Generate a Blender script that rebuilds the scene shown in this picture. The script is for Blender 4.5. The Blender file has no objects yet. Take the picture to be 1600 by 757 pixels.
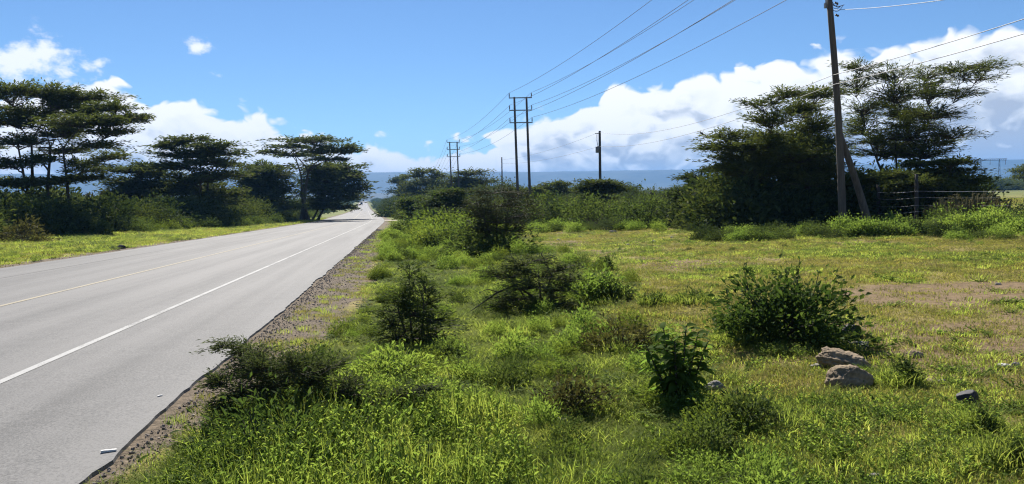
import bpy, math, random
import numpy as np
from mathutils import Matrix, Vector

random.seed(7)
RNG = np.random.default_rng(7)
scene = bpy.context.scene
COL = scene.collection

# ------------------------------------------------------------------ camera
FPX = 1200.0                       # focal length in pixels of the 1600 x 757 photograph
YAW, PITCH, ROLL = 8.3, 3.34, -1.0
CAMZ = 1.7
CAMROT = (Matrix.Rotation(math.radians(-YAW), 3, 'Z')
          @ Matrix.Rotation(math.radians(90 - PITCH), 3, 'X')
          @ Matrix.Rotation(math.radians(ROLL), 3, 'Z'))
cam_data = bpy.data.cameras.new('camera')
cam_data.sensor_width = 36.0
cam_data.lens = 36.0 * FPX / 1600.0
cam_data.clip_start = 0.05
cam_data.clip_end = 60000.0
cam = bpy.data.objects.new('camera', cam_data)
cam.matrix_world = Matrix.Translation((0, 0, CAMZ)) @ CAMROT.to_4x4()
COL.objects.link(cam)
scene.camera = cam
CR = np.array(CAMROT)

def ray(px, py):
    return CR @ np.array([(px - 800.0) / FPX, -(py - 378.5) / FPX, -1.0])

def pd(px, py, depth):
    """world point on the line of sight of a photo pixel at a given distance along the view axis"""
    return np.array([0, 0, CAMZ]) + ray(px, py) * depth

def proj(p):
    v = CR.T @ (np.asarray(p, float) - np.array([0, 0, CAMZ]))
    return 800 + FPX * v[0] / -v[2], 378.5 - FPX * v[1] / -v[2], -v[2]

# ------------------------------------------------------------------ light
SUN_AZ, SUN_EL = math.radians(-4.0), math.radians(43.0)
EXPOSURE = 1.3
scene.view_settings.view_transform = 'Standard'
scene.view_settings.look = 'None'
scene.view_settings.exposure = EXPOSURE
scene.view_settings.gamma = 1.0
scene.view_settings.use_curve_mapping = False
scene.render.engine = 'CYCLES'
cy = scene.cycles
cy.use_denoising = True
cy.denoising_prefilter = 'NONE'
cy.filter_width = 1.2
cy.use_adaptive_sampling = False
cy.max_bounces = 8
cy.diffuse_bounces = 6
cy.glossy_bounces = 2
cy.transmission_bounces = 4
cy.volume_bounces = 0
cy.caustics_reflective = False
cy.caustics_refractive = False

sun_data = bpy.data.lights.new('sun', 'SUN')
sun_data.energy = 4.2
sun_data.angle = math.radians(0.53)
sun_data.color = (1.0, 0.945, 0.86)
sun = bpy.data.objects.new('sun', sun_data)
sd = Vector((math.sin(SUN_AZ) * math.cos(SUN_EL), math.cos(SUN_AZ) * math.cos(SUN_EL), math.sin(SUN_EL)))
sun.rotation_euler = (-sd).to_track_quat('-Z', 'Y').to_euler()
sun.location = (0, 0, 60)
COL.objects.link(sun)

class NT:
    """small helper for building node trees"""
    def __init__(self, tree):
        self.t = tree
    def n(self, kind, **kw):
        nd = self.t.nodes.new(kind)
        for k, v in kw.items():
            setattr(nd, k, v)
        return nd
    def l(self, a, b):
        self.t.links.new(a, b)
    def inp(self, sock, v):
        if isinstance(v, bpy.types.NodeSocket):
            self.l(v, sock)
        else:
            sock.default_value = v
    def m(self, op, a, b=0.0, c=0.0, clamp=False):
        nd = self.n('ShaderNodeMath', operation=op, use_clamp=clamp)
        for i, v in enumerate((a, b, c)):
            self.inp(nd.inputs[i], v)
        return nd.outputs[0]
    def vm(self, op, a, b=(0, 0, 0)):
        nd = self.n('ShaderNodeVectorMath', operation=op)
        self.inp(nd.inputs[0], a)
        self.inp(nd.inputs[1], b)
        return nd.outputs['Value'] if op in ('DOT_PRODUCT', 'LENGTH', 'DISTANCE') else nd.outputs[0]
    def noise(self, vec, scale, detail=5.0, rough=0.5, dist=0.0):
        nd = self.n('ShaderNodeTexNoise')
        if vec is not None:
            self.l(vec, nd.inputs['Vector'])
        nd.inputs['Scale'].default_value = scale
        nd.inputs['Detail'].default_value = detail
        nd.inputs['Roughness'].default_value = rough
        nd.inputs['Distortion'].default_value = dist
        return nd.outputs[0]
    def smooth(self, v, a, b):
        nd = self.n('ShaderNodeMapRange', interpolation_type='SMOOTHSTEP')
        self.inp(nd.inputs[0], v)
        self.inp(nd.inputs[1], a)
        self.inp(nd.inputs[2], b)
        return nd.outputs[0]
    def mix(self, f, a, b, blend='MIX'):
        nd = self.n('ShaderNodeMix', data_type='RGBA', blend_type=blend)
        self.inp(nd.inputs[0], f)
        for s, v in ((nd.inputs[6], a), (nd.inputs[7], b)):
            if not isinstance(v, bpy.types.NodeSocket) and len(v) == 3:
                v = (*v, 1)
            self.inp(s, v)
        return nd.outputs[2]
    def ramp(self, f, stops):
        nd = self.n('ShaderNodeValToRGB')
        self.inp(nd.inputs[0], f)
        e = nd.color_ramp.elements
        while len(e) < len(stops):
            e.new(0.5)
        for el, (p, c) in zip(e, stops):
            el.position = p
            el.color = (*c, 1) if len(c) == 3 else c
        return nd.outputs[0]

def azel(px, py):
    d = ray(px, py)
    d = d / np.linalg.norm(d)
    return math.atan2(d[0], d[1]), math.asin(d[2])

def build_world():
    w = bpy.data.worlds.new('World')
    scene.world = w
    w.use_nodes = True
    w.node_tree.nodes.clear()
    t = NT(w.node_tree)
    sky = t.n('ShaderNodeTexSky', sky_type='NISHITA')
    sky.sun_disc = False
    sky.sun_elevation = SUN_EL
    sky.sun_rotation = SUN_AZ
    sky.altitude = 1900
    sky.air_density = 1.0
    sky.dust_density = 0.2
    sky.ozone_density = 1.6
    tc = t.n('ShaderNodeTexCoord')
    d = t.vm('NORMALIZE', tc.outputs['Generated'])
    sp = t.n('ShaderNodeSeparateXYZ')
    t.l(d, sp.inputs[0])
    az = t.m('ARCTAN2', sp.outputs[0], sp.outputs[1])
    el = t.m('ARCSINE', sp.outputs[2])
    # top of the cloud bank all round the compass
    prof = [(0, 150), (60, 118), (105, 112), (160, 110), (200, 128), (245, 138), (300, 152), (360, 158), (415, 165), (440, 182),
            (465, 200), (520, 204), (580, 206), (620, 216), (690, 212), (750, 204), (790, 186), (860, 160), (930, 138), (1000, 116),
            (1100, 102), (1200, 86), (1290, 72), (1400, 52), (1500, 33), (1600, 12)]
    pts = []
    for px, py in prof:
        a, e = azel(px, py)
        pts.append(((a + math.pi) / (2 * math.pi), e / 0.6))
    lo, hi = pts[0], pts[-1]
    pts = [(0.0, .26), (.08, .24), (.17, .30), (.26, .25), (.33, .28), (.38, .22)] + pts + [(hi[0] + .03, hi[1] + .03), (.70, .42), (.78, .36), (.86, .30), (.94, .27), (1.0, .26)]
    fc = t.n('ShaderNodeFloatCurve')
    cv = fc.mapping.curves[0]
    for p in pts[1:-1]:
        cv.points.new(*p)
    cv.points[0].location = pts[0]
    cv.points[-1].location = pts[-1]
    fc.mapping.update()
    u = t.m('MULTIPLY_ADD', az, 1 / (2 * math.pi), 0.5)
    t.l(u, fc.inputs[1])
    top = t.m('MULTIPLY', fc.outputs[0], 0.6)
    cv2 = t.n('ShaderNodeCombineXYZ')
    t.l(az, cv2.inputs[0]); t.l(t.m('MULTIPLY', el, 1.5), cv2.inputs[1])
    v = cv2.outputs[0]
    def noise2(vec, scale, detail, rough, off):
        nd = t.n('ShaderNodeTexNoise', noise_dimensions='2D')
        t.l(t.vm('ADD', vec, off), nd.inputs['Vector'])
        nd.inputs['Scale'].default_value = scale
        nd.inputs['Detail'].default_value = detail
        nd.inputs['Roughness'].default_value = rough
        return nd
    nz = noise2(v, 14, 3, .55, (0, 0, 0))
    sc = t.n('ShaderNodeVectorMath', operation='SCALE')
    t.l(t.vm('SUBTRACT', nz.outputs[1], (.5, .5, .5)), sc.inputs[0])
    sc.inputs['Scale'].default_value = 0.06
    wv = t.vm('ADD', v, sc.outputs[0])
    def billow(vec):
        vo = t.n('ShaderNodeTexVoronoi', feature='F1', voronoi_dimensions='2D')
        t.l(vec, vo.inputs['Vector'])
        vo.inputs['Scale'].default_value = 20
        vo.inputs['Detail'].default_value = 2.2
        vo.inputs['Roughness'].default_value = 0.5
        return vo.outputs['Distance']
    b1 = billow(wv)
    b2 = billow(t.vm('ADD', wv, (-.003, 0.018, 0)))
    n1 = nz.outputs[0]
    n2 = noise2(v, 7, 5, .55, (3.1, 1.7, 0)).outputs[0]
    n3 = noise2(v, 26, 4, .6, (7.1, 4.7, 0)).outputs[0]
    h = t.m('SUBTRACT', top, el)
    h = t.m('ADD', h, t.m('MULTIPLY', t.m('SUBTRACT', n1, .5), .045))
    h = t.m('ADD', h, t.m('MULTIPLY', t.m('SUBTRACT', .42, b1), .035))
    mask = t.smooth(h, -0.001, t.m('MULTIPLY_ADD', n2, 0.024, 0.001))
    # small loose clouds
    stray = None
    for px, py, r, k in ((25, 92, 62, 1.0), (105, 100, 40, .9), (300, 70, 22, .95), (158, 98, 15, .8), (70, 66, 12, .7), (345, 118, 12, .6), (415, 150, 9, .65), (1420, -90, 80, .8), (-260, 60, 90, .9)):
        dd = ray(px, py); dd = dd / np.linalg.norm(dd)
        q = t.vm('SUBTRACT', d, tuple(dd))
        q = t.vm('MULTIPLY', q, (1, 1, 1.7))
        g = t.m('DIVIDE', t.vm('LENGTH', q), r / FPX)
        g = t.m('MULTIPLY', t.m('POWER', 2.718, t.m('MULTIPLY', t.m('MULTIPLY', g, g), -1.0)), k)
        stray = g if stray is None else t.m('MAXIMUM', stray, g)
    sm = t.smooth(t.m('ADD', stray, t.m('MULTIPLY', t.m('SUBTRACT', n3, .5), 2.6)), 0.35, 1.15)
    sm = t.m('MULTIPLY', sm, t.smooth(stray, 0.02, .3))
    allm = t.m('MAXIMUM', mask, t.m('MULTIPLY', sm, .85))
    # brightness: bright rims, grey-blue bodies, relief from the side the sun stands on
    body = t.smooth(h, 0.015, 0.12)
    s = t.m('ADD', t.m('MULTIPLY', body, .85), t.m('MULTIPLY', t.m('SUBTRACT', n2, .5), 1.5))
    s = t.m('ADD', s, t.m('MULTIPLY', t.m('SUBTRACT', b1, b2), .9))
    s = t.m('ADD', s, t.m('MULTIPLY', t.m('SUBTRACT', n3, .5), .55))
    s = t.m('MULTIPLY', s, t.smooth(h, -.005, .05))
    cc = t.ramp(s, [(0.0, (1.0, 1.0, 1.0)), (.28, (.90, .92, .95)), (.52, (.66, .70, .76)), (.85, (.44, .48, .56))])
    skyc = t.mix(1.0, sky.outputs[0], (0.030, .0385, .0465), 'MULTIPLY')
    cloudc = t.mix(1.0, cc, (0.49,) * 3, 'MULTIPLY')
    fin = t.mix(allm, skyc, cloudc)
    bg = t.n('ShaderNodeBackground')
    t.l(fin, bg.inputs[0])
    bg.inputs[1].default_value = 1.0
    out = t.n('ShaderNodeOutputWorld')
    t.l(bg.outputs[0], out.inputs[0])
build_world()
scene.world.cycles.sampling_method = 'MANUAL'
scene.world.cycles.sample_map_resolution = 256

# ------------------------------------------------------------------ small tools
def smooth01(x, a, b):
    x = np.clip((x - a) / (b - a), 0, 1)
    return x * x * (3 - 2 * x)

_LAT = np.random.default_rng(99).random((256, 256))
def vnoise(x, y, s=1.0):
    x = np.asarray(x, float) / s; y = np.asarray(y, float) / s
    xi = np.floor(x).astype(int); yi = np.floor(y).astype(int)
    fx = x - xi; fy = y - yi
    fx = fx * fx * (3 - 2 * fx); fy = fy * fy * (3 - 2 * fy)
    g = lambda i, j: _LAT[i % 256, j % 256]
    return (g(xi, yi) * (1 - fx) * (1 - fy) + g(xi + 1, yi) * fx * (1 - fy)
            + g(xi, yi + 1) * (1 - fx) * fy + g(xi + 1, yi + 1) * fx * fy)
def fbm(x, y, s=1.0, o=4):
    v = 0; a = .5; n = 0
    for k in range(o):
        v = v + a * vnoise(np.asarray(x) + 17.3 * k, np.asarray(y) - 9.1 * k, s); n += a
        s *= .5; a *= .5
    return v / n

def link(o, parent=None):
    COL.objects.link(o)
    if parent is not None:
        o.parent = parent
    return o

def mesh_arrays(name, verts, quads, mats, smooth=False, var=None, midx=None):
    me = bpy.data.meshes.new(name)
    verts = np.asarray(verts, np.float32); quads = np.asarray(quads, np.int32)
    me.vertices.add(len(verts)); me.vertices.foreach_set('co', verts.ravel())
    me.loops.add(quads.size); me.loops.foreach_set('vertex_index', quads.ravel())
    me.polygons.add(len(quads))
    me.polygons.foreach_set('loop_start', np.arange(len(quads), dtype=np.int32) * quads.shape[1])
    me.polygons.foreach_set('loop_total', np.full(len(quads), quads.shape[1], np.int32))
    me.polygons.foreach_set('use_smooth', np.full(len(quads), bool(smooth)))
    if midx is not None:
        me.polygons.foreach_set('material_index', np.asarray(midx, np.int32))
    if var is not None:
        at = me.attributes.new('var', 'FLOAT', 'POINT')
        at.data.foreach_set('value', np.asarray(var, np.float32))
    for m in (mats if isinstance(mats, (list, tuple)) else [mats]):
        me.materials.append(m)
    me.update(calc_edges=True)
    return me

class Geo:
    """collects quads"""
    def __init__(self):
        self.v = []; self.q = []; self.a = []; self.n = 0
    def add(self, v, q, var=None):
        v = np.asarray(v, float).reshape(-1, 3)
        self.v.append(v); self.q.append(np.asarray(q, int).reshape(-1, 4) + self.n)
        self.a.append(np.full(len(v), .5) if var is None else np.asarray(var, float))
        self.n += len(v)
    def tube(self, pts, rad, sides=6, cap=False):
        pts = np.asarray(pts, float); k = len(pts)
        rad = np.broadcast_to(np.asarray(rad, float), (k,))
        tg = np.gradient(pts, axis=0); tg /= np.linalg.norm(tg, axis=1)[:, None] + 1e-9
        ref = np.array([0, 0, 1.0]) if abs(tg[0][2]) < .9 else np.array([1.0, 0, 0])
        s = np.cross(tg, ref); s /= np.linalg.norm(s, axis=1)[:, None] + 1e-9
        b = np.cross(s, tg)
        an = np.arange(sides) * 2 * math.pi / sides
        ring = pts[:, None] + rad[:, None, None] * (np.cos(an)[None, :, None] * s[:, None] + np.sin(an)[None, :, None] * b[:, None])
        i = np.arange(k - 1)[:, None] * sides; j = np.arange(sides)[None]
        jn = (j + 1) % sides
        q = np.stack([i + j, i + jn, i + sides + jn, i + sides + j], -1).reshape(-1, 4)
        v = ring.reshape(-1, 3)
        if cap:
            c0 = len(v); v = np.vstack([v, pts[:1], pts[-1:]])
            e = (k - 1) * sides
            js = np.arange(0, sides, 2)
            q = np.vstack([q, np.stack([np.full(len(js), c0), (js + 2) % sides, (js + 1) % sides, js], -1),
                           np.stack([np.full(len(js), c0 + 1), e + js, e + (js + 1) % sides, e + (js + 2) % sides], -1)])
        self.add(v, q)
    def box(self, c, sx, sy, sz, rot=0.0):
        c = np.asarray(c, float)
        g = np.array([[x, y, z] for z in (-1, 1) for y in (-1, 1) for x in (-1, 1)], float) * [sx / 2, sy / 2, sz / 2]
        cr, sr = math.cos(rot), math.sin(rot)
        g[:, :2] = g[:, :2] @ np.array([[cr, sr], [-sr, cr]])
        self.add(g + c, [[0, 2, 3, 1], [4, 5, 7, 6], [0, 1, 5, 4], [2, 6, 7, 3], [0, 4, 6, 2], [1, 3, 7, 5]])
    def leaves(self, p, d, nrm, L, W, droop=0.0, var=None):
        """rhombus leaves: p base, d direction, nrm face normal"""
        p = np.asarray(p); n = len(p)
        d = d / (np.linalg.norm(d, axis=1)[:, None] + 1e-9)
        s = np.cross(d, nrm); s /= np.linalg.norm(s, axis=1)[:, None] + 1e-9
        L = np.broadcast_to(L, (n,))[:, None]; W = np.broadcast_to(W, (n,))[:, None]
        up = np.cross(s, d)
        mid = p + d * L * .45 + up * L * .06
        tip = p + d * L; tip[:, 2] -= (L[:, 0] * droop)
        v = np.stack([p, mid + s * W * .5, tip, mid - s * W * .5], 1).reshape(-1, 3)
        q = np.arange(4 * n).reshape(n, 4)
        if var is None:
            var = RNG.random(n)
        self.add(v, q, np.repeat(var, 4))
    def mesh(self, name, mat, smooth=False):
        return mesh_arrays(name, np.vstack(self.v), np.vstack(self.q), mat, smooth, np.concatenate(self.a))

def tag(o, label=None, category=None, group=None, kind=None):
    if label: o['label'] = label
    if category: o['category'] = category
    if group: o['group'] = group
    if kind: o['kind'] = kind
    return o

def obj(name, me, parent=None, loc=None):
    o = bpy.data.objects.new(name, me)
    if loc is not None:
        o.location = loc
    return link(o, parent)

def empty(name, loc, label, cat, group=None, rz=0.0):
    o = bpy.data.objects.new(name, None)
    o.empty_display_size = .2
    o.location = loc
    o.rotation_euler = (0, 0, rz)
    link(o)
    return tag(o, label, cat, group)

# ------------------------------------------------------------------ materials
def new_mat(name):
    m = bpy.data.materials.new(name)
    m.use_nodes = True
    m.node_tree.nodes.clear()
    t = NT(m.node_tree)
    out = t.n('ShaderNodeOutputMaterial')
    return m, t, out

def leaf_mat(name, stops, trans=.45, tcol=1.5, rough=.75, spec=.06, inst=.5):
    m, t, out = new_mat(name)
    at = t.n('ShaderNodeAttribute', attribute_name='var')
    oi = t.n('ShaderNodeObjectInfo')
    ge = t.n('ShaderNodeNewGeometry')
    nz = t.noise(ge.outputs['Position'], .9, 3, .6)
    f = t.m('ADD', t.m('MULTIPLY', at.outputs['Fac'], .55), t.m('MULTIPLY', oi.outputs['Random'], inst * .4))
    f = t.m('ADD', f, t.m('MULTIPLY', t.m('SUBTRACT', nz, .5), .9))
    c = t.ramp(f, stops)
    pb = t.n('ShaderNodeBsdfPrincipled')
    t.l(c, pb.inputs['Base Color'])
    pb.inputs['Roughness'].default_value = rough
    pb.inputs['Specular IOR Level'].default_value = spec
    tr = t.n('ShaderNodeBsdfTranslucent')
    t.l(t.mix(1.0, c, (tcol, tcol * 1.04, tcol * .6), 'MULTIPLY'), tr.inputs[0])
    mx = t.n('ShaderNodeMixShader')
    mx.inputs[0].default_value = trans
    t.l(pb.outputs[0], mx.inputs[1]); t.l(tr.outputs[0], mx.inputs[2])
    t.l(mx.outputs[0], out.inputs[0])
    return m

def rough_mat(name, c1, c2, scale=8.0, rough=.85, bump=.3, detail=6, stretch=(1, 1, 1), spec=.3, dist=.02):
    m, t, out = new_mat(name)
    tc = t.n('ShaderNodeTexCoord')
    mp = t.n('ShaderNodeMapping'); mp.inputs['Scale'].default_value = stretch
    t.l(tc.outputs['Object'], mp.inputs[0])
    n = t.noise(mp.outputs[0], scale, detail, .6)
    n2 = t.noise(mp.outputs[0], scale * 4.3, 4, .6)
    f = t.m('ADD', t.m('MULTIPLY', n, .7), t.m('MULTIPLY', n2, .3))
    pb = t.n('ShaderNodeBsdfPrincipled')
    t.l(t.ramp(f, [(.35, c1), (.66, c2)]), pb.inputs['Base Color'])
    pb.inputs['Roughness'].default_value = rough
    pb.inputs['Specular IOR Level'].default_value = spec
    bp = t.n('ShaderNodeBump'); bp.inputs['Strength'].default_value = bump; bp.inputs['Distance'].default_value = dist
    t.l(f, bp.inputs['Height']); t.l(bp.outputs[0], pb.inputs['Normal'])
    t.l(pb.outputs[0], out.inputs[0])
    return m

M = {}
M['grass'] = leaf_mat('grass_blade', [(.05, (.10, .135, .034)), (.42, (.18, .215, .050)), (.72, (.235, .25, .072)), (.95, (.32, .28, .13))], .55, 2.1, inst=.6)
M['turf'] = leaf_mat('dry_turf_blade', [(.05, (.12, .14, .030)), (.45, (.205, .19, .058)), (.8, (.285, .235, .095)), (.97, (.35, .28, .14))], .45, 1.6, inst=.6)
M['weed'] = leaf_mat('weed_leaf', [(.05, (.070, .11, .028)), (.5, (.13, .175, .042)), (.95, (.19, .215, .06))], .52, 2.0)
M['acacia'] = leaf_mat('acacia_leaf', [(.05, (.048, .064, .020)), (.5, (.088, .105, .032)), (.95, (.15, .158, .052))], .3, 1.5)
M['greyleaf'] = leaf_mat('grey_green_leaf', [(.05, (.045, .062, .030)), (.5, (.080, .100, .050)), (.95, (.12, .14, .07))], .25, 1.3)
M['darkleaf'] = leaf_mat('dark_shrub_leaf', [(.05, (.040, .060, .020)), (.5, (.076, .102, .030)), (.95, (.13, .15, .048))], .3, 1.5)
M['shrub'] = leaf_mat('shrub_leaf', [(.05, (.042, .062, .020)), (.5, (.080, .108, .032)), (.95, (.14, .155, .055))], .4, 1.5)
M['lime'] = leaf_mat('yellow_green_leaf', [(.05, (.08, .115, .024)), (.5, (.135, .168, .034)), (.95, (.20, .21, .055))], .42, 1.5)
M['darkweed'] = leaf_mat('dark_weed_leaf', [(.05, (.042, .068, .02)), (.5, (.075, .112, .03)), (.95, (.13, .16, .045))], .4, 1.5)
M['bush'] = leaf_mat('scrubby_bush_leaf', [(.05, (.030, .055, .015)), (.5, (.058, .088, .022)), (.95, (.12, .145, .04))], .38, 1.6)
M['thicket'] = leaf_mat('thicket_leaf', [(.05, (.026, .040, .014)), (.5, (.058, .080, .026)), (.95, (.105, .122, .042))], .22, 1.5)
M['thorn'] = leaf_mat('purple_grey_leaf', [(.05, (.032, .038, .020)), (.5, (.060, .068, .036)), (.95, (.11, .11, .06))], .15, 1.2)
M['thornleaf'] = leaf_mat('thorn_leaf', [(.05, (.045, .06, .022)), (.5, (.085, .105, .042)), (.95, (.15, .165, .075))], .3, 1.4)
M['broad'] = leaf_mat('broad_leaf', [(.05, (.030, .060, .014)), (.5, (.085, .13, .03)), (.95, (.14, .18, .05))], .6, 2.2, rough=.7, spec=.03)
M['brownweed'] = leaf_mat('brown_weed_leaf', [(.05, (.055, .05, .022)), (.5, (.10, .095, .035)), (.95, (.16, .14, .055))], .3, 1.3)
M['spike'] = leaf_mat('spike_stem', [(.05, (.09, .08, .04)), (.5, (.17, .15, .075)), (.95, (.26, .22, .13))], .15, 1.2)
M['bark'] = rough_mat('acacia_bark', (.035, .030, .022), (.10, .085, .06), 5, .9, .5, stretch=(1, 1, .25))
M['twig'] = rough_mat('twig_bark', (.03, .026, .02), (.085, .07, .05), 12, .9, .3)
M['pole'] = rough_mat('weathered_pole_wood', (.06, .05, .04), (.125, .105, .083), 6, .85, .4, stretch=(2, 2, .15))
M['darkpole'] = rough_mat('dark_pole_wood', (.03, .026, .022), (.075, .062, .05), 6, .85, .4, stretch=(2, 2, .15))
M['steel'] = rough_mat('galvanised_steel', (.10, .105, .11), (.2, .2, .2), 9, .5, .1, spec=.5)
M['cable'] = rough_mat('aluminium_cable', (.09, .095, .10), (.14, .14, .15), 9, .5, .05, spec=.5)
M['ceramic'] = rough_mat('insulator_ceramic', (.05, .03, .02), (.10, .06, .045), 9, .3, .05, spec=.6)
M['wire'] = rough_mat('fence_wire_metal', (.30, .30, .30), (.45, .45, .44), 9, .4, .05, spec=.6)
M['rock'] = rough_mat('pale_basalt', (.11, .082, .052), (.33, .25, .16), 5.0, .92, .9, dist=.03)
M['greyrock'] = rough_mat('grey_stone', (.10, .095, .085), (.28, .26, .23), 7, .92, .8, dist=.03)
M['blackrock'] = rough_mat('black_lava_stone', (.008, .008, .010), (.03, .03, .034), 7, .7, .5, spec=.4)
M['whiterock'] = rough_mat('whitish_stone', (.42, .40, .36), (.72, .70, .66), 7, .9, .6)
M['litter'] = rough_mat('white_litter', (.5, .5, .48), (.65, .65, .63), 5, .6, .1)
M['gravel'] = rough_mat('shoulder_gravel', (.13, .112, .095), (.36, .31, .26), 2.0, .9, .3)

# ------------------------------------------------------------------ terrain
_ys = np.arange(-4000, 16001, 2.0)
_rz = np.interp(_ys, [-4000, -60, 0, 120, 300, 573, 800, 1260, 1500, 3000, 16000],
                [.8, .8, 0, -1.6, -3.5, -5.4, -5.0, -.9, -2.5, -12, -16])
_xc = np.interp(_ys, [-4000, 125, 573, 1260, 2000, 16000], [-7.6, -7.6, -26.5, -57, -80, -300])
_k = np.exp(-.5 * (np.arange(-40, 41) / 10.0) ** 2); _k /= _k.sum()
_rz = np.convolve(np.pad(_rz, 40, 'edge'), _k, 'valid')
_xc = np.convolve(np.pad(_xc, 40, 'edge'), _k, 'valid')
HALF = 5.55

def rz(y): return np.interp(y, _ys, _rz)
def xc(y): return np.interp(y, _ys, _xc)

def ground_z(x, y):
    """height of the ground beside (not under) the road"""
    x = np.asarray(x, float); y = np.asarray(y, float)
    u = x - xc(y)
    b = rz(y)
    right = -.03 - .12 * smooth01(u, HALF, 6.8) - .13 * smooth01(u, 6.8, 8.6) + .24 * smooth01(u, 8.6, 13.0)
    left = -.03 + .08 * smooth01(-u, HALF + .6, 9) + .42 * smooth01(-u, 9, 22)
    z = b + np.where(u > 0, right, left)
    field = np.interp(y, [-4000, 0, 60, 250, 600, 3000, 16000], [0, 0, .15, .9, .2, -12, -16])
    k = smooth01(u, 11, 34)
    z = z * (1 - k) + field * k
    leftf = np.interp(y, [-4000, 0, 100, 300, 900, 3000, 16000], [.5, .45, -.4, -2.0, -4, -12, -16])
    k = smooth01(-u, 20, 60)
    z = z * (1 - k) + leftf * k
    off = smooth01(np.abs(u), HALF + .1, HALF + 1.6)
    z = z + off * ((fbm(x, y, 2.6, 4) - .5) * .15 + (fbm(x + 50, y, 14, 3) - .5) * .25 * smooth01(np.abs(u), 6, 16))
    return z

def gp(px, py, it=60):
    """ground point seen at a photo pixel"""
    d = ray(px, py); o = np.array([0, 0, CAMZ])
    t = 2.0
    for _ in range(6000):
        p = o + d * t
        if p[2] <= ground_z(p[0], p[1]):
            break
        t *= 1.004
    lo, hi = t / 1.004, t
    for _ in range(18):
        mid = (lo + hi) / 2
        p = o + d * mid
        if p[2] <= ground_z(p[0], p[1]): hi = mid
        else: lo = mid
    return o + d * hi

def gat(px, depth):
    """ground point below the given column at a view depth"""
    p = pd(px, 310, depth)
    return np.array([p[0], p[1], float(ground_z(p[0], p[1]))])

def verge_edge(y):
    return np.interp(y, [3, 4, 6.5, 8, 10, 17, 50], [6.1, 6.0, 5.9, 6.1, 6.55, 6.95, 6.6])
def lush(x, y):
    u = x - xc(y)
    edge = np.interp(y, [4, 8, 14, 68], [9.3, 10.3, 11.5, 16.0]) + (fbm(x, y, 3.0, 3) - .5) * 2.2
    lo = verge_edge(y)
    a = smooth01(u, lo - .25, lo + .2) * (1 - smooth01(u, edge - .7, edge + .9))
    return a
def dirt(x, y):
    """bare soil: gravel shoulders and worn patches"""
    u = x - xc(y)
    w = (fbm(x, y, 1.1, 4) - .5) * 1.2
    lo = verge_edge(y)
    sh = (1 - smooth01(u + w, lo - .3, lo + .25)) * (u > 0)
    shl = (1 - smooth01(-u + w, 6.1, 6.9)) * (u <= 0)
    q = (fbm(x + 31, y + 7, 2.2, 4) - .5)
    patch = 1 - smooth01(((x - 10.2) / 3.6) ** 2 + ((y - 12.2) / 1.7) ** 2 + q * 1.5, .6, 1.25)
    patch2 = (1 - smooth01(((x - 6.9) / 3.0) ** 2 + ((y - 8.2) / 2.2) ** 2 + q * 2.8, .3, 1.35)) * .72
    fld = smooth01(u, 12, 15) * smooth01(fbm(x + 11, y * .6 + 3, 3.0, 4), .56, .70) * .7
    return np.clip(np.maximum.reduce([sh, shl, patch, patch2, fld]), 0, 1)

def gravelly(x, y):
    u = np.abs(x - xc(y))
    return 1 - smooth01(u, 6.2, 7.2)

def grow(a, b, s0, g):
    r = [a]
    s = s0
    while r[-1] < b:
        r.append(r[-1] + s); s *= g
    return r

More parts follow.
